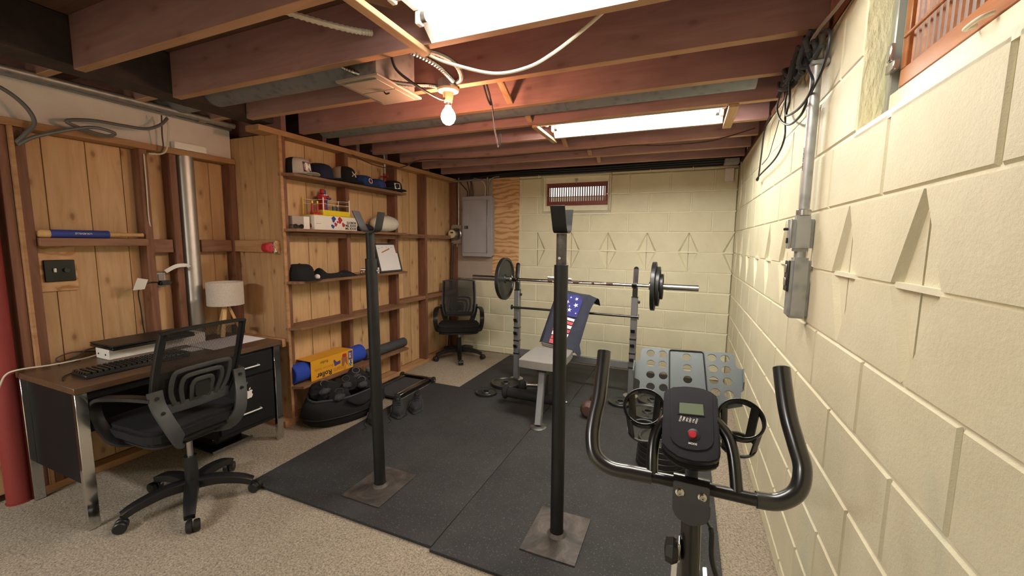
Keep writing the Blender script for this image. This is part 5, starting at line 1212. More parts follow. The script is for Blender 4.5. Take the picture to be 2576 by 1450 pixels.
def weight(label, o, ax, r, th, group, txt=None):
    t = thing('weight_plate', label, 'weight plate', tuple(o), 0, group)
    pb = obj('disc', plate_bm(o, ax, r, th), IRON, t)
    ax = Vector(ax).normalized(); x, y, d = frame_of(ax)
    if txt:
        f = Vector(o)+d*(th*0.68+0.0004)
        for k, s in enumerate(txt):
            a = PI/2+PI*k; rad = r*0.62; p = f+x*(rad*math.cos(a))+y*(rad*math.sin(a))
            tn = -x*math.sin(a)+y*math.cos(a); rd = x*math.cos(a)+y*math.sin(a)
            text(s, r*0.24, IRON, p, -tn, rd, t, 'raised_number', 0.001, ext=0.002)
    return t
weight('large black plate on the left end of the barbell', (-2.025, BY, BZ), (-1, 0, 0), 0.207, 0.036, 'plates on the barbell')
weight('largest black plate on the right end of the barbell, innermost', (-0.680, BY, BZ), (1, 0, 0), 0.207, 0.034, 'plates on the barbell')
weight('medium black plate on the right end of the barbell, middle of three', (-0.645, BY, BZ), (1, 0, 0), 0.168, 0.030, 'plates on the barbell')
weight('smallest black plate on the right end of the barbell, outermost', (-0.614, BY, BZ), (1, 0, 0), 0.108, 0.026, 'plates on the barbell')
zf = MT+0.0008
gp = 'loose plates lying on the mats'
weight('small round plate lying on the mat nearest the shelves', (-2.025, -1.325, zf), (0, 0, 1), 0.098, 0.024, gp, ('5', 'LB'))
weight('big round plate lying on the mat by the left rack foot', (-1.955, -1.045, zf), (0, 0, 1), 0.142, 0.030, gp, ('25', 'LB'))
weight('small plate on the mat at left of the right rack foot', (-0.875, -1.045, zf), (0, 0, 1), 0.105, 0.022, gp, ('10', 'LB'))
weight('big plate on the mat behind the bike, seen through the left cup holder', (-0.640, -1.185, zf), (0, 0, 1), 0.150, 0.030, gp, ('25', 'LB'))
weight('plate on the mat by the right rack foot, farther from the bike', (-0.625, -0.900, zf), (0, 0, 1), 0.125, 0.028, gp, ('25', 'LB'))
for k in range(5): weight(('lowest', 'second lowest', 'middle', 'second highest', 'topmost')[k]+' plate of the black stack behind the bike console', (-0.500, -1.93, zf+0.0345*k), (0, 0, 1), 0.150-0.002*k, 0.034, 'stacked plates behind the bike')

# ================================================================ exercise bike
t = thing('exercise_bike', 'black exercise bike handlebar, console and mast at lower right', 'exercise bike', (-0.39, -3.6, 0.0))
BP = [(-0.609, -3.477, 1.105), (-0.608, -3.503, 1.054), (-0.608, -3.530, 1.001), (-0.613, -3.552, 0.956), (-0.613, -3.573, 0.914), (-0.600, -3.592, 0.878), (-0.563, -3.600, 0.860), (-0.514, -3.600, 0.860), (-0.470, -3.600, 0.861), (-0.425, -3.600, 0.862), (-0.355, -3.600, 0.862), (-0.310, -3.600, 0.862), (-0.265, -3.600, 0.862), (-0.225, -3.596, 0.866), (-0.192, -3.584, 0.890), (-0.182, -3.565, 0.930), (-0.192, -3.545, 0.972), (-0.203, -3.524, 1.013), (-0.210, -3.502, 1.056), (-0.216, -3.474, 1.113)]
obj('handlebar', sweep(NB(), smooth_path(BP[7:14], 5), 0.0135, n=20), BLACKM, t)
for sl_ in (BP[0:9], BP[-8:]):
    obj('grip', sweep(NB(), smooth_path(sl_, 6), 0.0172, n=22), GRIPM, t)
for pp, dr in ((BP[0], Vector(BP[0])-Vector(BP[1])), (BP[-1], Vector(BP[-1])-Vector(BP[-2]))):
    dr.normalize(); bm = NB(); lathe(bm, [(0, 0.004), (0.010, 0.003), (0.0165, 0.0), (0.0165, -0.004), (0, -0.004)], Vector(pp)+dr*0.002, dr, 20); obj('grip_cap', bm, BLACKP, t)
for P in ([(-0.470, -3.598, 0.866), (-0.472, -3.580, 0.905), (-0.470, -3.562, 0.940), (-0.458, -3.545, 0.968), (-0.430, -3.530, 0.992), (-0.40, -3.52, 1.005)], [(-0.300, -3.598, 0.866), (-0.304, -3.580, 0.905), (-0.310, -3.562, 0.940), (-0.322, -3.545, 0.968), (-0.350, -3.530, 0.992), (-0.38, -3.52, 1.005)]):
    obj('inner_bar', sweep(NB(), smooth_path(P, 5), 0.0125, n=18), BLACKM, t)
# clamp and mast
obj('clamp', cyl(NB(), (-0.425, -3.600, 0.862), (-0.353, -3.600, 0.862), 0.0195, n=24), BLACKM, t)
pl_ = obj('clamp_plate', prism(NB(), rrect(0.072, 0.040, 0.003, 2), (-0.389, -3.624, 0.856), (1, 0, 0), (0, 0.30, 0.95), 0.005, 0.001), FLAPM, t)
for x in (-0.411, -0.367):
    o_ = Vector((x, -3.6295, 0.857)); bm = NB(); lathe(bm, [(0.0088, 0), (0.0088, 0.001), (0.0060, 0.0015), (0.0060, 0.007), (0.0050, 0.008), (0.003, 0.008), (0.003, 0.004), (0, 0.004)], o_, (0, -0.95, 0.30), 18); obj('bolt', bm, CHROME, t)
po = [(-0.037, 0.006), (0.037, 0.006), (0.037, -0.014), (0.031, -0.027), (0.016, -0.036), (0.0, -0.039), (-0.015, -0.036), (-0.030, -0.027), (-0.037, -0.014)]
obj('guard_flap', prism(NB(), po, (-0.387, -3.628, 0.832), (1, 0, 0), (0, 0.30, 0.95), 0.0035, 0.001), FLAPM, t)
obj('mast', cyl(NB(), (-0.386, -3.600, 0.842), (-0.375, -3.630, 0.46), 0.0205, n=26), BLACKM, t)
obj('mast_sleeve', cyl(NB(), (-0.3752, -3.631, 0.455), (-0.372, -3.645, 0.30), 0.025, n=26), BLACKM, t)
bm = NB(); lathe(bm, [(0, 0), (0.010, 0), (0.024, 0.006), (0.030, 0.016), (0.026, 0.030), (0, 0.034)], (-0.402, -3.62, 0.715), (-1, 0, 0), 8); obj('lever_knob', bm, BLACKP, t)
obj('knob_boss', box(NB(), (-0.4095, -3.638, 0.703), (-0.4025, -3.604, 0.742), 0.003), STEEL, t)
obj('side_bracket', sweep(NB(), smooth_path([(-0.400, -3.60, 0.690), (-0.410, -3.60, 0.684), (-0.412, -3.60, 0.66), (-0.412, -3.60, 0.50), (-0.40, -3.61, 0.40)], 4), 0.006, 0.014, up=(0, 1, 0), square=True), WHITE, t)
obj('side_bracket', sweep(NB(), smooth_path([(-0.350, -3.60, 0.668), (-0.347, -3.60, 0.64), (-0.346, -3.60, 0.50), (-0.352, -3.61, 0.40)], 4), 0.004, 0.014, up=(0, 1, 0), square=True), STEEL, t)
obj('sensor_cable', sweep(NB(), smooth_path([(-0.362, -3.60, 0.815), (-0.352, -3.60, 0.785), (-0.342, -3.60, 0.765), (-0.340, -3.60, 0.72), (-0.335, -3.60, 0.69), (-0.322, -3.60, 0.650), (-0.31, -3.60, 0.60), (-0.33, -3.62, 0.5)], 8), 0.0055, n=8, taper=lambda q: 0.45 if q < 0.22 else 1.0), BLACKP, t)
# body below the frame edge: fork, flywheel housing, feet, seat
bm = NB(); lathe(bm, [(0, 0), (0.13, 0), (0.16, 0.02), (0.16, 0.08), (0.13, 0.10), (0, 0.10)], (-0.42, -3.55, 0.28), (1, 0, 0), 32); obj('flywheel_housing', bm, BLACKP, t)
obj('front_leg', sweep(NB(), [(-0.37, -3.64, 0.38), (-0.37, -3.32, 0.06)], 0.018, 0.025, square=True), BLACKM, t)
obj('rear_leg', sweep(NB(), [(-0.37, -3.52, 0.42), (-0.37, -4.12, 0.06)], 0.018, 0.025, square=True), BLACKM, t)
for y in (-3.31, -4.14): obj('stabiliser', cyl(NB(), (-0.60, y, 0.034), (-0.14, y, 0.034), 0.025 if y > -4 else 0.025, n=18), BLACKM, t)
bm = NB(); blob(bm, (-0.37, -4.12, 0.76), (0.11, 0.13, 0.045), 2, 0.1); obj('saddle', bm, BLACKP, t)
obj('seat_post', cyl(NB(), (-0.37, -4.0, 0.18), (-0.37, -4.12, 0.74), 0.018, n=16), BLACKM, t)
# console: 45 degree plane
cu_ = Vector((0, 1, 1)).normalized(); cn_ = Vector((1, 0, 0)).cross(cu_)   # faces up and back to the rider
CO = Vector((0, -3.56, 0.98))
def on_c(name, poly, m, d, th, parent, bev=0.0): return obj(name, prism(NB(), poly, CO+cn_*d, (1, 0, 0), cu_, th, bev), m, parent)
body = [(-0.4572, 0.076), (-0.4535, 0.081), (-0.4410, 0.0865), (-0.4300, 0.092), (-0.4100, 0.0965), (-0.3860, 0.0975), (-0.3660, 0.0955), (-0.3540, 0.0895), (-0.3465, 0.086), (-0.3410, 0.079), (-0.3350, -0.052), (-0.3380, -0.064), (-0.3560, -0.074), (-0.3860, -0.0795), (-0.4180, -0.0765), (-0.4420, -0.064), (-0.4540, -0.052)]
cb = on_c('console', body, CONSOLE, -0.026, 0.026, t, 0.004)
low = [(x*1.0, y-0.004 if y < 0 else y-0.006) for x, y in body]
on_c('console_shell', [(x, y*1.06-0.002) if y < 0 else (x, y) for x, y in body], BLACKP, -0.042, 0.0155, t, 0.003)
inner = [(-0.4425, 0.082), (-0.4355, 0.0875), (-0.4050, 0.093), (-0.3740, 0.093), (-0.3560, 0.0875), (-0.3520, 0.082), (-0.3490, -0.028), (-0.3540, -0.040), (-0.3640, -0.049), (-0.3820, -0.054), (-0.4020, -0.0555), (-0.4180, -0.052), (-0.4310, -0.044), (-0.4365, -0.034)]
ip = on_c('face_panel', inner, CONSOLE, 0.0004, 0.0022, cb, 0.0006)
on_c('panel_groove', [(x+(-0.0012 if x < -0.395 else 0.0012), y+(0.0012 if y > 0.02 else -0.0012)) for x, y in inner], INK, 0.0001, 0.0006, cb)
on_c('screen_bezel', [(-0.4245, 0.0205), (-0.3665, 0.0245), (-0.3690, 0.0570), (-0.4250, 0.0525)], BLACKP, 0.0028, 0.0012, ip, 0.0004)
on_c('screen', [(-0.4210, 0.0235), (-0.3695, 0.0270), (-0.3718, 0.0535), (-0.4215, 0.0495)], LCD, 0.0042, 0.0006, ip)
bc = CO+Vector((1, 0, 0))*-0.3918+cu_*-0.0215+cn_*0.0028
bm = NB(); lathe(bm, [(0.0125, 0), (0.0135, 0.0005), (0.0115, 0.0015), (0, 0.0015)], bc+Vector((0.003, 0, 0))+cu_*0.001, cn_, 24); obj('button_well', bm, BLACKP, ip)
bm = NB(); lathe(bm, [(0.0085, 0), (0.0085, 0.0045), (0.0075, 0.0058), (0, 0.0060)], bc, cn_, 24); obj('mode_button', bm, REDPL, ip)
text('MODE', 0.0062, CARD, CO+Vector((-0.3905, 0, 0))-cu_*0.0415+cn_*0.0032, (1, 0, 0), cu_, ip, 'lettering', 0.0001)
for s, a in zip(('SCAN', 'TIME', 'SPD', 'DIST', 'CAL', 'ODO'), (-0.4175, -0.4105, -0.4035, -0.3970, -0.3905, -0.3840)):
    text(s, 0.0056, CARD, CO+Vector((a, 0, 0))+cu_*0.0115+cn_*0.0032, (0.25*1, cu_.y*0.97, cu_.z*0.97), (-0.97, cu_.y*0.25, cu_.z*0.25), ip, 'lettering', 0.0001)
obj('console_stalk', sweep(NB(), [(-0.389, -3.598, 0.872), (-0.389, -3.575, 0.905)], 0.013, 0.008, square=True), BLACKP, t)
# tablet tray with holes and two cup holders
TO = Vector((0, -3.47, 1.03))
def plate_holes(outer, holes, d, th, bev=None):
    bm = NB(); edges = []
    def loop(pts):
        vs = [bm.verts.new(TO+Vector((a, 0, 0))+cu_*b+cn_*d) for a, b in pts]
        for i in range(len(vs)): edges.append(bm.edges.new((vs[i], vs[(i+1) % len(vs)])))
    loop(outer)
    for (a, b, r) in holes: loop([(a+r*math.cos(2*PI*i/18), b+r*math.sin(2*PI*i/18)) for i in range(18)])
    bmesh.ops.triangle_fill(bm, use_beauty=True, use_dissolve=False, edges=edges)
    ge = bmesh.ops.extrude_face_region(bm, geom=list(bm.faces)); bmesh.ops.translate(bm, vec=cn_*-th, verts=[q for q in ge['geom'] if isinstance(q, bmesh.types.BMVert)])
    return bm
outl = [(-0.5177, 0.0064), (-0.5206, 0.0114), (-0.5317, 0.0152), (-0.5347, 0.0646), (-0.5264, 0.0672), (-0.5232, 0.072), (-0.5235, 0.0988), (-0.5205, 0.1055), (-0.5146, 0.109), (-0.4540, 0.1115), (-0.3732, 0.1159), (-0.3094, 0.1190), (-0.3035, 0.1165), (-0.3005, 0.1120), (-0.2985, 0.086), (-0.2955, 0.0784), (-0.2852, 0.0772), (-0.2825, 0.0212), (-0.2891, 0.0152), (-0.2895, 0.0029), (-0.2870, -0.0200), (-0.3298, -0.0359), (-0.4562, -0.0408), (-0.5180, -0.0200), (-0.5175, -0.005)]
hl = [(-0.4989, 0.0931), (-0.4692, 0.0947), (-0.4962, 0.0628), (-0.4669, 0.0637), (-0.494, 0.0302), (-0.4633, 0.0319), (-0.4911, -0.0028), (-0.4605, -0.001), (-0.4105, 0.0936), (-0.4081, 0.0622), (-0.4058, 0.0301), (-0.3519, 0.1003), (-0.3222, 0.1017), (-0.3491, 0.0691), (-0.3197, 0.0702), (-0.3473, 0.0367), (-0.317, 0.0384), (-0.343, 0.0062), (-0.3144, 0.0048)]
tr_ = obj('tablet_tray', plate_holes(outl, [(a, b, 0.0104) for a, b in hl], 0, 0.003), TRAYM, t, recalc=True)
rim = [(-0.4460, -0.012), (-0.4530, 0.105), (-0.4515, 0.1085), (-0.4480, 0.1100), (-0.3770, 0.1135), (-0.3735, 0.1120), (-0.3715, 0.1085), (-0.3620, 0.004)]
obj('channel_rim', sweep(NB(), [TO+Vector((a, 0, 0))+cu_*b+cn_*0.001 for a, b in rim], 0.0018, n=8), BLACKP, tr_)
for pts in ([(-0.5330, 0.018), (-0.5340, 0.062)], [(-0.2842, 0.024), (-0.2850, 0.074)]):
    s_ = -1 if pts[0][0] < -0.4 else 1; (a0, b0), (a1, b1) = pts
    bm = prism(NB(), [(0, b0), (0, b1), (0.016, b1-0.004), (0.016, b0+0.010)], TO+Vector((a0+s_*0.0015, 0, 0))-cn_*0.001, cn_, cu_, 0.003); 
    obj('tray_lip', bm, TRAYM, tr_)
for (cx, cy, cz, nm) in ((-0.500, -3.527, 0.993, 0), (-0.293, -3.521, 0.999, 1)):
    c0 = Vector((cx, cy, cz)); ax = -cn_; dn = Vector((0, 0.30, -0.95)).normalized()
    bm = NB(); lathe(bm, [(0.0450, 0), (0.0485, 0.001), (0.0485, 0.018), (0.0425, 0.018), (0.0425, 0.001), (0.0450, 0)], c0-ax*0.004, ax, 40); bmesh.ops.remove_doubles(bm, verts=bm.verts, dist=1e-6)
    h = obj('cup_ring', bm, BLACKG, t)
    c1_ = c0+dn*0.070
    bm = NB(); lathe(bm, [(0.036, 0), (0.040, 0), (0.038, 0.008), (0.035, 0.008), (0.036, 0)], c1_, dn, 32); obj('lower_ring', bm, BLACKP, h)
    for k in range(4):
        a = 2*PI*k/4+0.75; x_, y_, _ = frame_of(cn_); rp_ = c0+(x_*math.cos(a)+y_*math.sin(a))*0.0455
        x2, y2, _ = frame_of(dn); e_ = c1_+dn*0.006+((rp_-c0)-dn*(rp_-c0).dot(dn))*0.82
        obj('cup_rib', sweep(NB(), [rp_, (rp_*0.45+e_*0.55), e_], 0.010, 0.0022, up=(rp_-c0), square=True), BLACKP, h)

# ================================================================ office chairs
LOCAL[0] = True
def office_chair(label, loc, rot, baserot):
    """front of the seat looks along +y"""
    t = thing('office_chair', label, 'chair', loc, rot)
    for k in range(5):
        a = baserot+2*PI*k/5; d = Vector((math.cos(a), math.sin(a), 0))
        P = smooth_path([d*0.03+Vector((0, 0, 0.105)), d*0.12+Vector((0, 0, 0.110)), d*0.22+Vector((0, 0, 0.092)), d*0.275+Vector((0, 0, 0.070))], 4)
        lg = obj('base_leg', sweep(NB(), P, 0.027, 0.021, up=(0, 0, 1), square=True, taper=lambda q: 1.15-0.35*q), BLACKP, t)
        tn = Vector((-d.y, d.x, 0)); p = d*0.285+tn*0.012
        tn = (tn+d*0.45*math.sin(k*2.1)).normalized()
        for s_ in (1, -1): obj('caster_wheel', cyl(NB(), p+tn*(s_*0.002)+Vector((0, 0, 0.0285)), p+tn*(s_*0.028)+Vector((0, 0, 0.0285)), 0.0275, n=22, bev=0.004), BLACKP, lg)
        obj('caster_stem', cyl(NB(), d*0.275+Vector((0, 0, 0.04)), d*0.275+Vector((0, 0, 0.068)), 0.010, n=10), BLACKP, lg)
    bm = NB(); lathe(bm, [(0, 0.085), (0.040, 0.085), (0.046, 0.10), (0.040, 0.125), (0.030, 0.13), (0.028, 0.255), (0, 0.255)], (0, 0, 0), (0, 0, 1), 24); obj('gas_sleeve', bm, BLACKP, t)
    obj('gas_rod', cyl(NB(), (0, 0, 0.2555), (0, 0, 0.372), 0.0140, n=18), STEEL, t)
    obj('tilt_box', box(NB(), (-0.075, -0.10, 0.3725), (0.075, 0.09, 0.405), 0.008), BLACKP, t)
    obj('tilt_lever', sweep(NB(), [(0.07, 0.02, 0.385), (0.20, 0.03, 0.38), (0.23, 0.03, 0.375)], 0.006), BLACKP, t)
    poly = [(p.x, p.y) for p in smooth_path([(-0.21, -0.20, 0), (0, -0.215, 0), (0.21, -0.20, 0), (0.235, 0.02, 0), (0.215, 0.21, 0), (0, 0.245, 0), (-0.215, 0.21, 0), (-0.235, 0.02, 0)], 5, True)]
    obj('seat_shell', prism(NB(), [(a*0.93, b*0.93) for a, b in poly], (0, 0, 0.4055), (1, 0, 0), (0, 1, 0), 0.016, 0.004), BLACKP, t)
    obj('seat', prism(NB(), poly, (0, 0, 0.422), (1, 0, 0), (0, 1, 0), 0.068, 0.026), BLACKF, t)
    # back: outline in (x, z) on a surface curved in y
    def yb(x, z): return -0.165-0.34*(z-0.60)+0.7*x*x
    def S3(x, z, d=0.0): return Vector((x, yb(x, z)+d, z))
    fr = [(-0.140, 0.560), (0, 0.555), (0.140, 0.560), (0.170, 0.575), (0.192, 0.66), (0.196, 0.80), (0.190, 0.945), (0.182, 0.962), (0.10, 0.970), (0, 0.972), (-0.10, 0.970), (-0.182, 0.962), (-0.190, 0.945), (-0.196, 0.80), (-0.192, 0.66), (-0.170, 0.575)]
    P = smooth_path([S3(x, z) for x, z in fr], 4, True)
    obj('back_frame', sweep(NB(), P, 0.007, 0.012, up=(0, 1, 0.05), closed=True, square=True), BLACKP, t)
    bm = NB(); nU, nV = 14, 16; g = []
    for j in range(nV+1):
        z = 0.566+0.396*j/nV; hw = 0.160+0.032*min(1, max(0, (z-0.56)/0.10))-0.004*max(0, (z-0.80)/0.15); g.append([bm.verts.new(S3((i/nU*2-1)*hw, z)) for i in range(nU+1)])
    for j in range(nV):
        for i in range(nU): bm.faces.new((g[j][i], g[j][i+1], g[j+1][i+1], g[j+1][i]))
    obj('mesh_back', bm, MESHF, t)
    for s_ in (1, -1): obj('side_band', sweep(NB(), smooth_path([S3(s_*0.165, 0.58), S3(s_*0.181, 0.66), S3(s_*0.184, 0.80), S3(s_*0.178, 0.95)], 4), 0.0025, 0.013, up=(1, 0, 0), square=True), BLACKF, t)
    # moulded lumbar plate with slots, behind the mesh
    lum = obj('lumbar_plate', sweep(NB(), smooth_path([S3(x, 0.575, -0.022) for x in (-0.150, -0.08, 0, 0.08, 0.150)], 3), 0.024, 0.004, up=(0, 1, 0), square=True), GREYP, t)
    for w1, zt in ((0.140, 0.765), (0.098, 0.730), (0.050, 0.695)):
        pts = smooth_path([S3(-w1*0.78, 0.59, -0.020), S3(-w1*0.95, 0.66, -0.020), S3(-w1*0.93, zt-0.02, -0.020), S3(-w1*0.72, zt, -0.020), S3(0, zt+0.004, -0.020), S3(w1*0.72, zt, -0.020), S3(w1*0.93, zt-0.02, -0.020), S3(w1*0.95, 0.66, -0.020), S3(w1*0.78, 0.59, -0.020)], 4)
        obj('lumbar_rib', sweep(NB(), pts, 0.010, 0.004, up=(0, 1, 0), square=True), GREYP, lum)
    obj('lumbar_pad', prism(NB(), rrect(0.070, 0.080, 0.02, 3, 0, 0.645), (0, -0.203, 0), (1, 0, 0), (0, 0, 1), 0.004), BLACKP, lum)
    for s_ in (1, -1):
        # broad strap from the back frame down under the seat
        P = smooth_path([(s_*0.195, -0.190, 0.685), (s_*0.192, -0.200, 0.62), (s_*0.175, -0.228, 0.54), (s_*0.150, -0.240, 0.465), (s_*0.115, -0.205, 0.408), (s_*0.070, -0.10, 0.388)], 5)
        br = obj('back_strap', sweep(NB(), P, 0.030, 0.007, up=(0, -1, 0.35), square=True), GREYP, t)
        for zz, xq in ((0.655, 0.194), (0.585, 0.185)):
            yq = -0.196-(0.665-zz)*0.28
            obj('screw_hole', cyl(NB(), (s_*xq, yq-0.012, zz), (s_*xq, yq-0.002, zz), 0.007, n=12), INK, br)
        P = smooth_path([(s_*0.205, -0.190, 0.650), (s_*0.245, -0.11, 0.660), (s_*0.262, 0.0, 0.650), (s_*0.262, 0.10, 0.630), (s_*0.262, 0.155, 0.585), (s_*0.258, 0.150, 0.520), (s_*0.248, 0.10, 0.455), (s_*0.232, 0.05, 0.418), (s_*0.15, 0.02, 0.3965)], 5)
        obj('armrest', sweep(NB(), P, 0.024, 0.009, square=True), BLACKP, t)
    for ch in t.children:
        if not ch.name.startswith(('base_leg', 'gas_', 'tilt_box')): ch.location.y += 0.065
    return t
office_chair('black mesh office chair pushed up to the desk', (-2.757, -3.318, 0), R_(92), R_(-32-92))
LOCAL[0] = False
far = [o for o in C.objects if o.name.startswith('office_chair')][0]
fc_ = dup(far, (-2.850, -0.40, 0), R_(210), 'black mesh office chair in the far corner below the meter')
for ch in fc_.children:
    if not ch.name.startswith(('base_leg', 'gas_sleeve')): ch.location.z -= 0.055

# ================================================================ on the floor by the shelves
t = thing('duffel_bag', 'black open duffel bag full of dark gear below the shelves', 'bag', (-2.86, -2.15, 0))
bm = NB(); n = 36; cx, cy = -2.872, -2.145; rings = []
rotb = Matrix.Rotation(R_(20), 4, 'Z')
def bag_pt(a, k, z, amp=0.012):
    c, s = math.cos(a), math.sin(a); p = Vector((0.205*k*c, 0.345*k*s, 0)); p = (Matrix.Rotation(R_(-9), 3, 'Z') @ p)
    w = amp*noise.noise(Vector((c*2.2, s*2.2, z*9)))*3
    return Vector((cx+p.x*(1+w), cy+p.y*(1+w), z+0.02*noise.noise(Vector((c*2, s*2, 5)))*(z > 0.1)))
for (k, z) in ((0.55, 0.004), (0.86, 0.006), (0.97, 0.035), (1.02, 0.085), (1.0, 0.14), (0.93, 0.19), (0.85, 0.205), (0.80, 0.19), (0.84, 0.13)):
    rings.append([bm.verts.new(bag_pt(2*PI*i/n, k, z)) for i in range(n)])
for A, Bq in zip(rings, rings[1:]):
    for i in range(n): bm.faces.new((A[i], A[(i+1) % n], Bq[(i+1) % n], Bq[i]))
bm.faces.new(rings[0][::-1]); bm.faces.new(rings[-1])
obj('shell', bm, BLACKF, t)
obj('seam_welt', sweep(NB(), [bag_pt(2*PI*i/n, 1.028, 0.078) for i in range(n)], 0.005, n=8, closed=True), BLACKP, t)
obj('rim_binding', sweep(NB(), [bag_pt(2*PI*i/n, 0.87, 0.207) for i in range(n)], 0.008, n=8, closed=True), DGREYF, t)
obj('handle_strap', sweep(NB(), smooth_path([(-2.70, -2.30, 0.20), (-2.672, -2.24, 0.15), (-2.668, -2.16, 0.13), (-2.676, -2.06, 0.15), (-2.70, -2.0, 0.20)], 5), 0.012, 0.003, up=(0, 0, 1), square=True), BLACKP, t)
lg = patch('printed_mark', [(0, 0), (0.06, 0.045), (0.055, 0.06), (0.035, 0.045), (0.04, 0.065), (0.02, 0.05), (0.012, 0.03), (0.0, 0.015)], STARM, (-2.672, -2.03, 0.030), (0.05, 1, 0), (-0.15, 0, 1), t, 0.001)
gl = [((-2.93, -2.30, 0.235), (0.10, 0.11, 0.075)), ((-2.90, -2.12, 0.225), (0.095, 0.10, 0.07)), ((-2.95, -1.96, 0.235), (0.09, 0.09, 0.075)), ((-2.80, -2.28, 0.205), (0.07, 0.09, 0.05)), ((-2.82, -2.03, 0.215), (0.08, 0.08, 0.055))]
gn = ('nearest the shelf corner', 'in the middle', 'at the far end', 'at the near right edge', 'at the far right edge')
for i, (c, s) in enumerate(gl):
    g_ = thing('padded_glove', 'black padded glove heaped in the duffel bag, '+gn[i], 'glove', (c[0], c[1], c[2]-s[2]), 0, 'black gear heaped in the duffel bag')
    obj('glove_body', blob(NB(), c, s, i+3, 0.35, 1.8), BLACKF, g_)
    bm = NB(); lathe(bm, [(0.026, 0), (0.031, 0), (0.031, 0.004), (0.026, 0.004)], (c[0]+s[0]*0.35, c[1]-s[1]*0.2, c[2]+s[2]*0.88), (0.5, -0.35, 0.8), 20); obj('cuff_ring', bm, DGREYF if i % 2 else GREYM, g_)
    bm = NB(); blob(bm, (c[0]+s[0]*0.75, c[1]-s[1]*0.5, c[2]+s[2]*0.3), (0.028, 0.045, 0.026), i, 0.2); obj('thumb', bm, DGREYF, g_)
t = thing('grey_cup', 'small grey cap-topped bottle at the far end of the duffel bag', 'bottle', (-2.93, -1.82, 0.20))
obj('bottle', cyl(NB(), (-2.935, -1.83, 0.10), (-2.925, -1.82, 0.245), 0.032, n=20, bev=0.006), BLACKP, t); obj('lid', cyl(NB(), (-2.925, -1.82, 0.2455), (-2.923, -1.818, 0.285), 0.029, n=20, bev=0.006), GREYM, t)
# sliding frame on wheels
t = thing('rolling_slide', 'flat black slide board frame with two wheels at its far end', 'slide board', (-2.81, -1.6, 0))
for x in (-2.965, -2.665):
    r_ = obj('side_rail', box(NB(), (x-0.020, -1.785, 0.020), (x+0.020, -1.30, 0.052), 0.003), BLACKM, t)
    s_ = 1 if x < -2.8 else -1
    obj('metal_edge', box(NB(), (x+s_*0.0205, -1.785, 0.030), (x+s_*0.034, -1.31, 0.054), 0.001), STEEL, t)
obj('deck', box(NB(), (-2.925, -1.78, 0.022), (-2.705, -1.32, 0.042), 0.003), DGREYF, t)
obj('cross_bar', box(NB(), (-2.99, -1.295, 0.022), (-2.64, -1.262, 0.058), 0.003), BLACKM, t)
for x in (-3.008, -2.638):
    bm = NB(); lathe(bm, [(0, 0), (0.026, 0), (0.034, 0.005), (0.034, 0.020), (0.026, 0.025), (0, 0.025)], (x, -1.275, 0.0365), (1, 0, 0), 26); wl = obj('wheel', bm, BLACKP, t)
    obj('axle_cap', cyl(NB(), (x+0.0255, -1.275, 0.0365), (x+0.029, -1.275, 0.0365), 0.008, n=12), STEEL, wl)
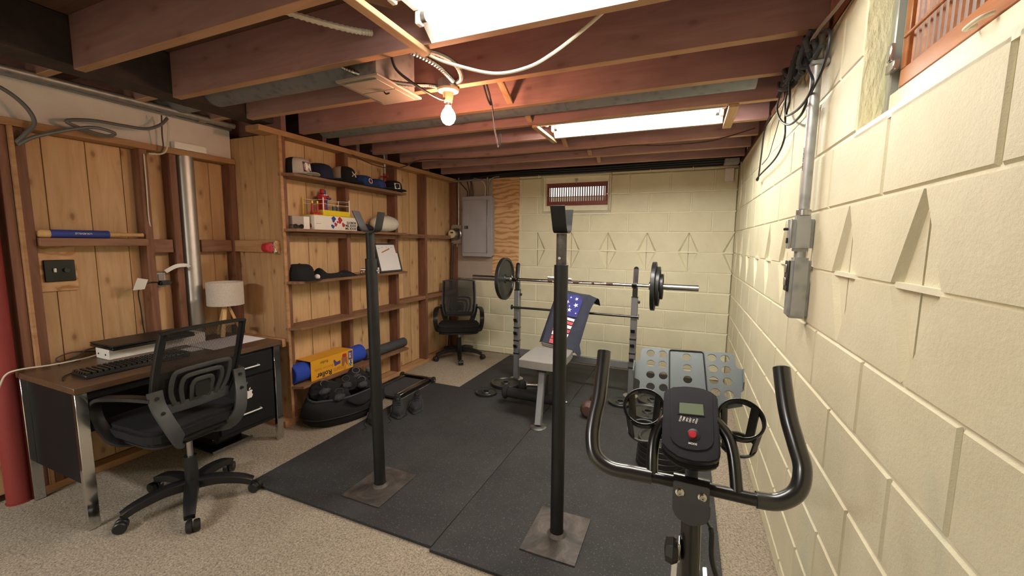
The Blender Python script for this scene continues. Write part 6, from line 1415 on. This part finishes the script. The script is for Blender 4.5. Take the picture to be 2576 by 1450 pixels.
# sneakers
def sneaker(label, loc, rot, group='dark sneakers by the duffel bag'):
    LOCAL[0] = True
    t = thing('sneaker', label, 'shoe', loc, rot, group)
    def half(v): return 0.034+0.014*math.sin(min(1, v*1.15)*PI)*0.6+0.012*math.exp(-((v-0.68)/0.2)**2)
    bm = NB(); rows_ = []; N = 18
    for j in range(N+1):
        v = j/N; y = -0.14+0.28*v; w = half(v)*(1-0.75*max(0, v-0.82)/0.18)*(1-0.35*max(0, 0.08-v)/0.08)
        hh = 0.082-0.052*max(0, (v-0.30)/0.70)**0.75 if v > 0.3 else 0.082+0.012*(1-v/0.3)
        rr = []
        for i in range(11):
            a = PI*i/10; xx = w*math.cos(a); zz = 0.018+hh*math.sin(a)**0.6*(1.0 if v > 0.02 else 0.8)
            rr.append(bm.verts.new((xx*(1.0 if a < 3.2 else 1), y, zz)))
        rows_.append(rr)
    for A, Bq in zip(rows_, rows_[1:]):
        for i in range(10): bm.faces.new((A[i], A[i+1], Bq[i+1], Bq[i]))
        bm.faces.new((A[10], A[0], Bq[0], Bq[10]))
    bm.faces.new(rows_[0]); bm.faces.new(rows_[-1]); obj('upper', bm, SHOEM, t)
    so = [(half(j/14)*(1.08)*(1-0.6*max(0, j/14-0.82)/0.18), -0.145+0.29*j/14) for j in range(15)]
    obj('sole', prism(NB(), so+[(-a, b) for a, b in so[::-1]], (0, 0, 0.001), (1, 0, 0), (0, 1, 0), 0.020, 0.004), GREYP, t)
    obj('collar_opening', blob(NB(), (0, -0.075, 0.094), (0.027, 0.052, 0.016), 1, 0.05), INK, t)
    for k in range(4): obj('lace', sweep(NB(), smooth_path([(-0.022, -0.01+0.022*k, 0.088-0.011*k), (0, -0.004+0.022*k, 0.099-0.012*k), (0.022, -0.01+0.022*k, 0.088-0.011*k)], 4), 0.003), BLACKF, t)
    obj('loose_lace', sweep(NB(), smooth_path([(0.03, 0.04, 0.075), (0.06, 0.06, 0.03), (0.075, 0.10, 0.003), (0.06, 0.15, 0.003), (0.085, 0.19, 0.003)], 5), 0.002), BLACKF, t)
    obj('side_flash', sweep(NB(), smooth_path([(0.047, -0.02, 0.045), (0.052, 0.02, 0.040), (0.053, 0.055, 0.034)], 4), 0.004, 0.002), GREYM, t)
    LOCAL[0] = False
    return t
s1 = sneaker('dark sneaker on the mat just right of the left squat stand', (-2.485, -1.985, MT+0.0005), R_(-138))
s2 = dup(s1, (-2.405, -1.845, MT+0.0005), R_(-150), 'dark sneaker with loose lace farthest onto the mat')
s3 = dup(s1, (-2.575, -2.150, MT+0.0005), R_(-138), 'dark sneaker between duffel bag and the left squat stand')

# low tray on the floor under the drawers
t = thing('floor_tray', 'low dark floor tray with bright metal edge under the desk drawers', 'tray', (-3.30, -2.84, 0))
obj('tray_base', box(NB(), (-3.45, -2.98, 0.001), (-3.16, -2.73, 0.012), 0.002), BLACKP, t); obj('metal_edge', box(NB(), (-3.158, -2.985, 0.001), (-3.148, -2.725, 0.020), 0.001), STEEL, t)
obj('heater_body', box(NB(), (-3.44, -2.95, 0.0125), (-3.20, -2.76, 0.10), 0.01), BLACKG, t)
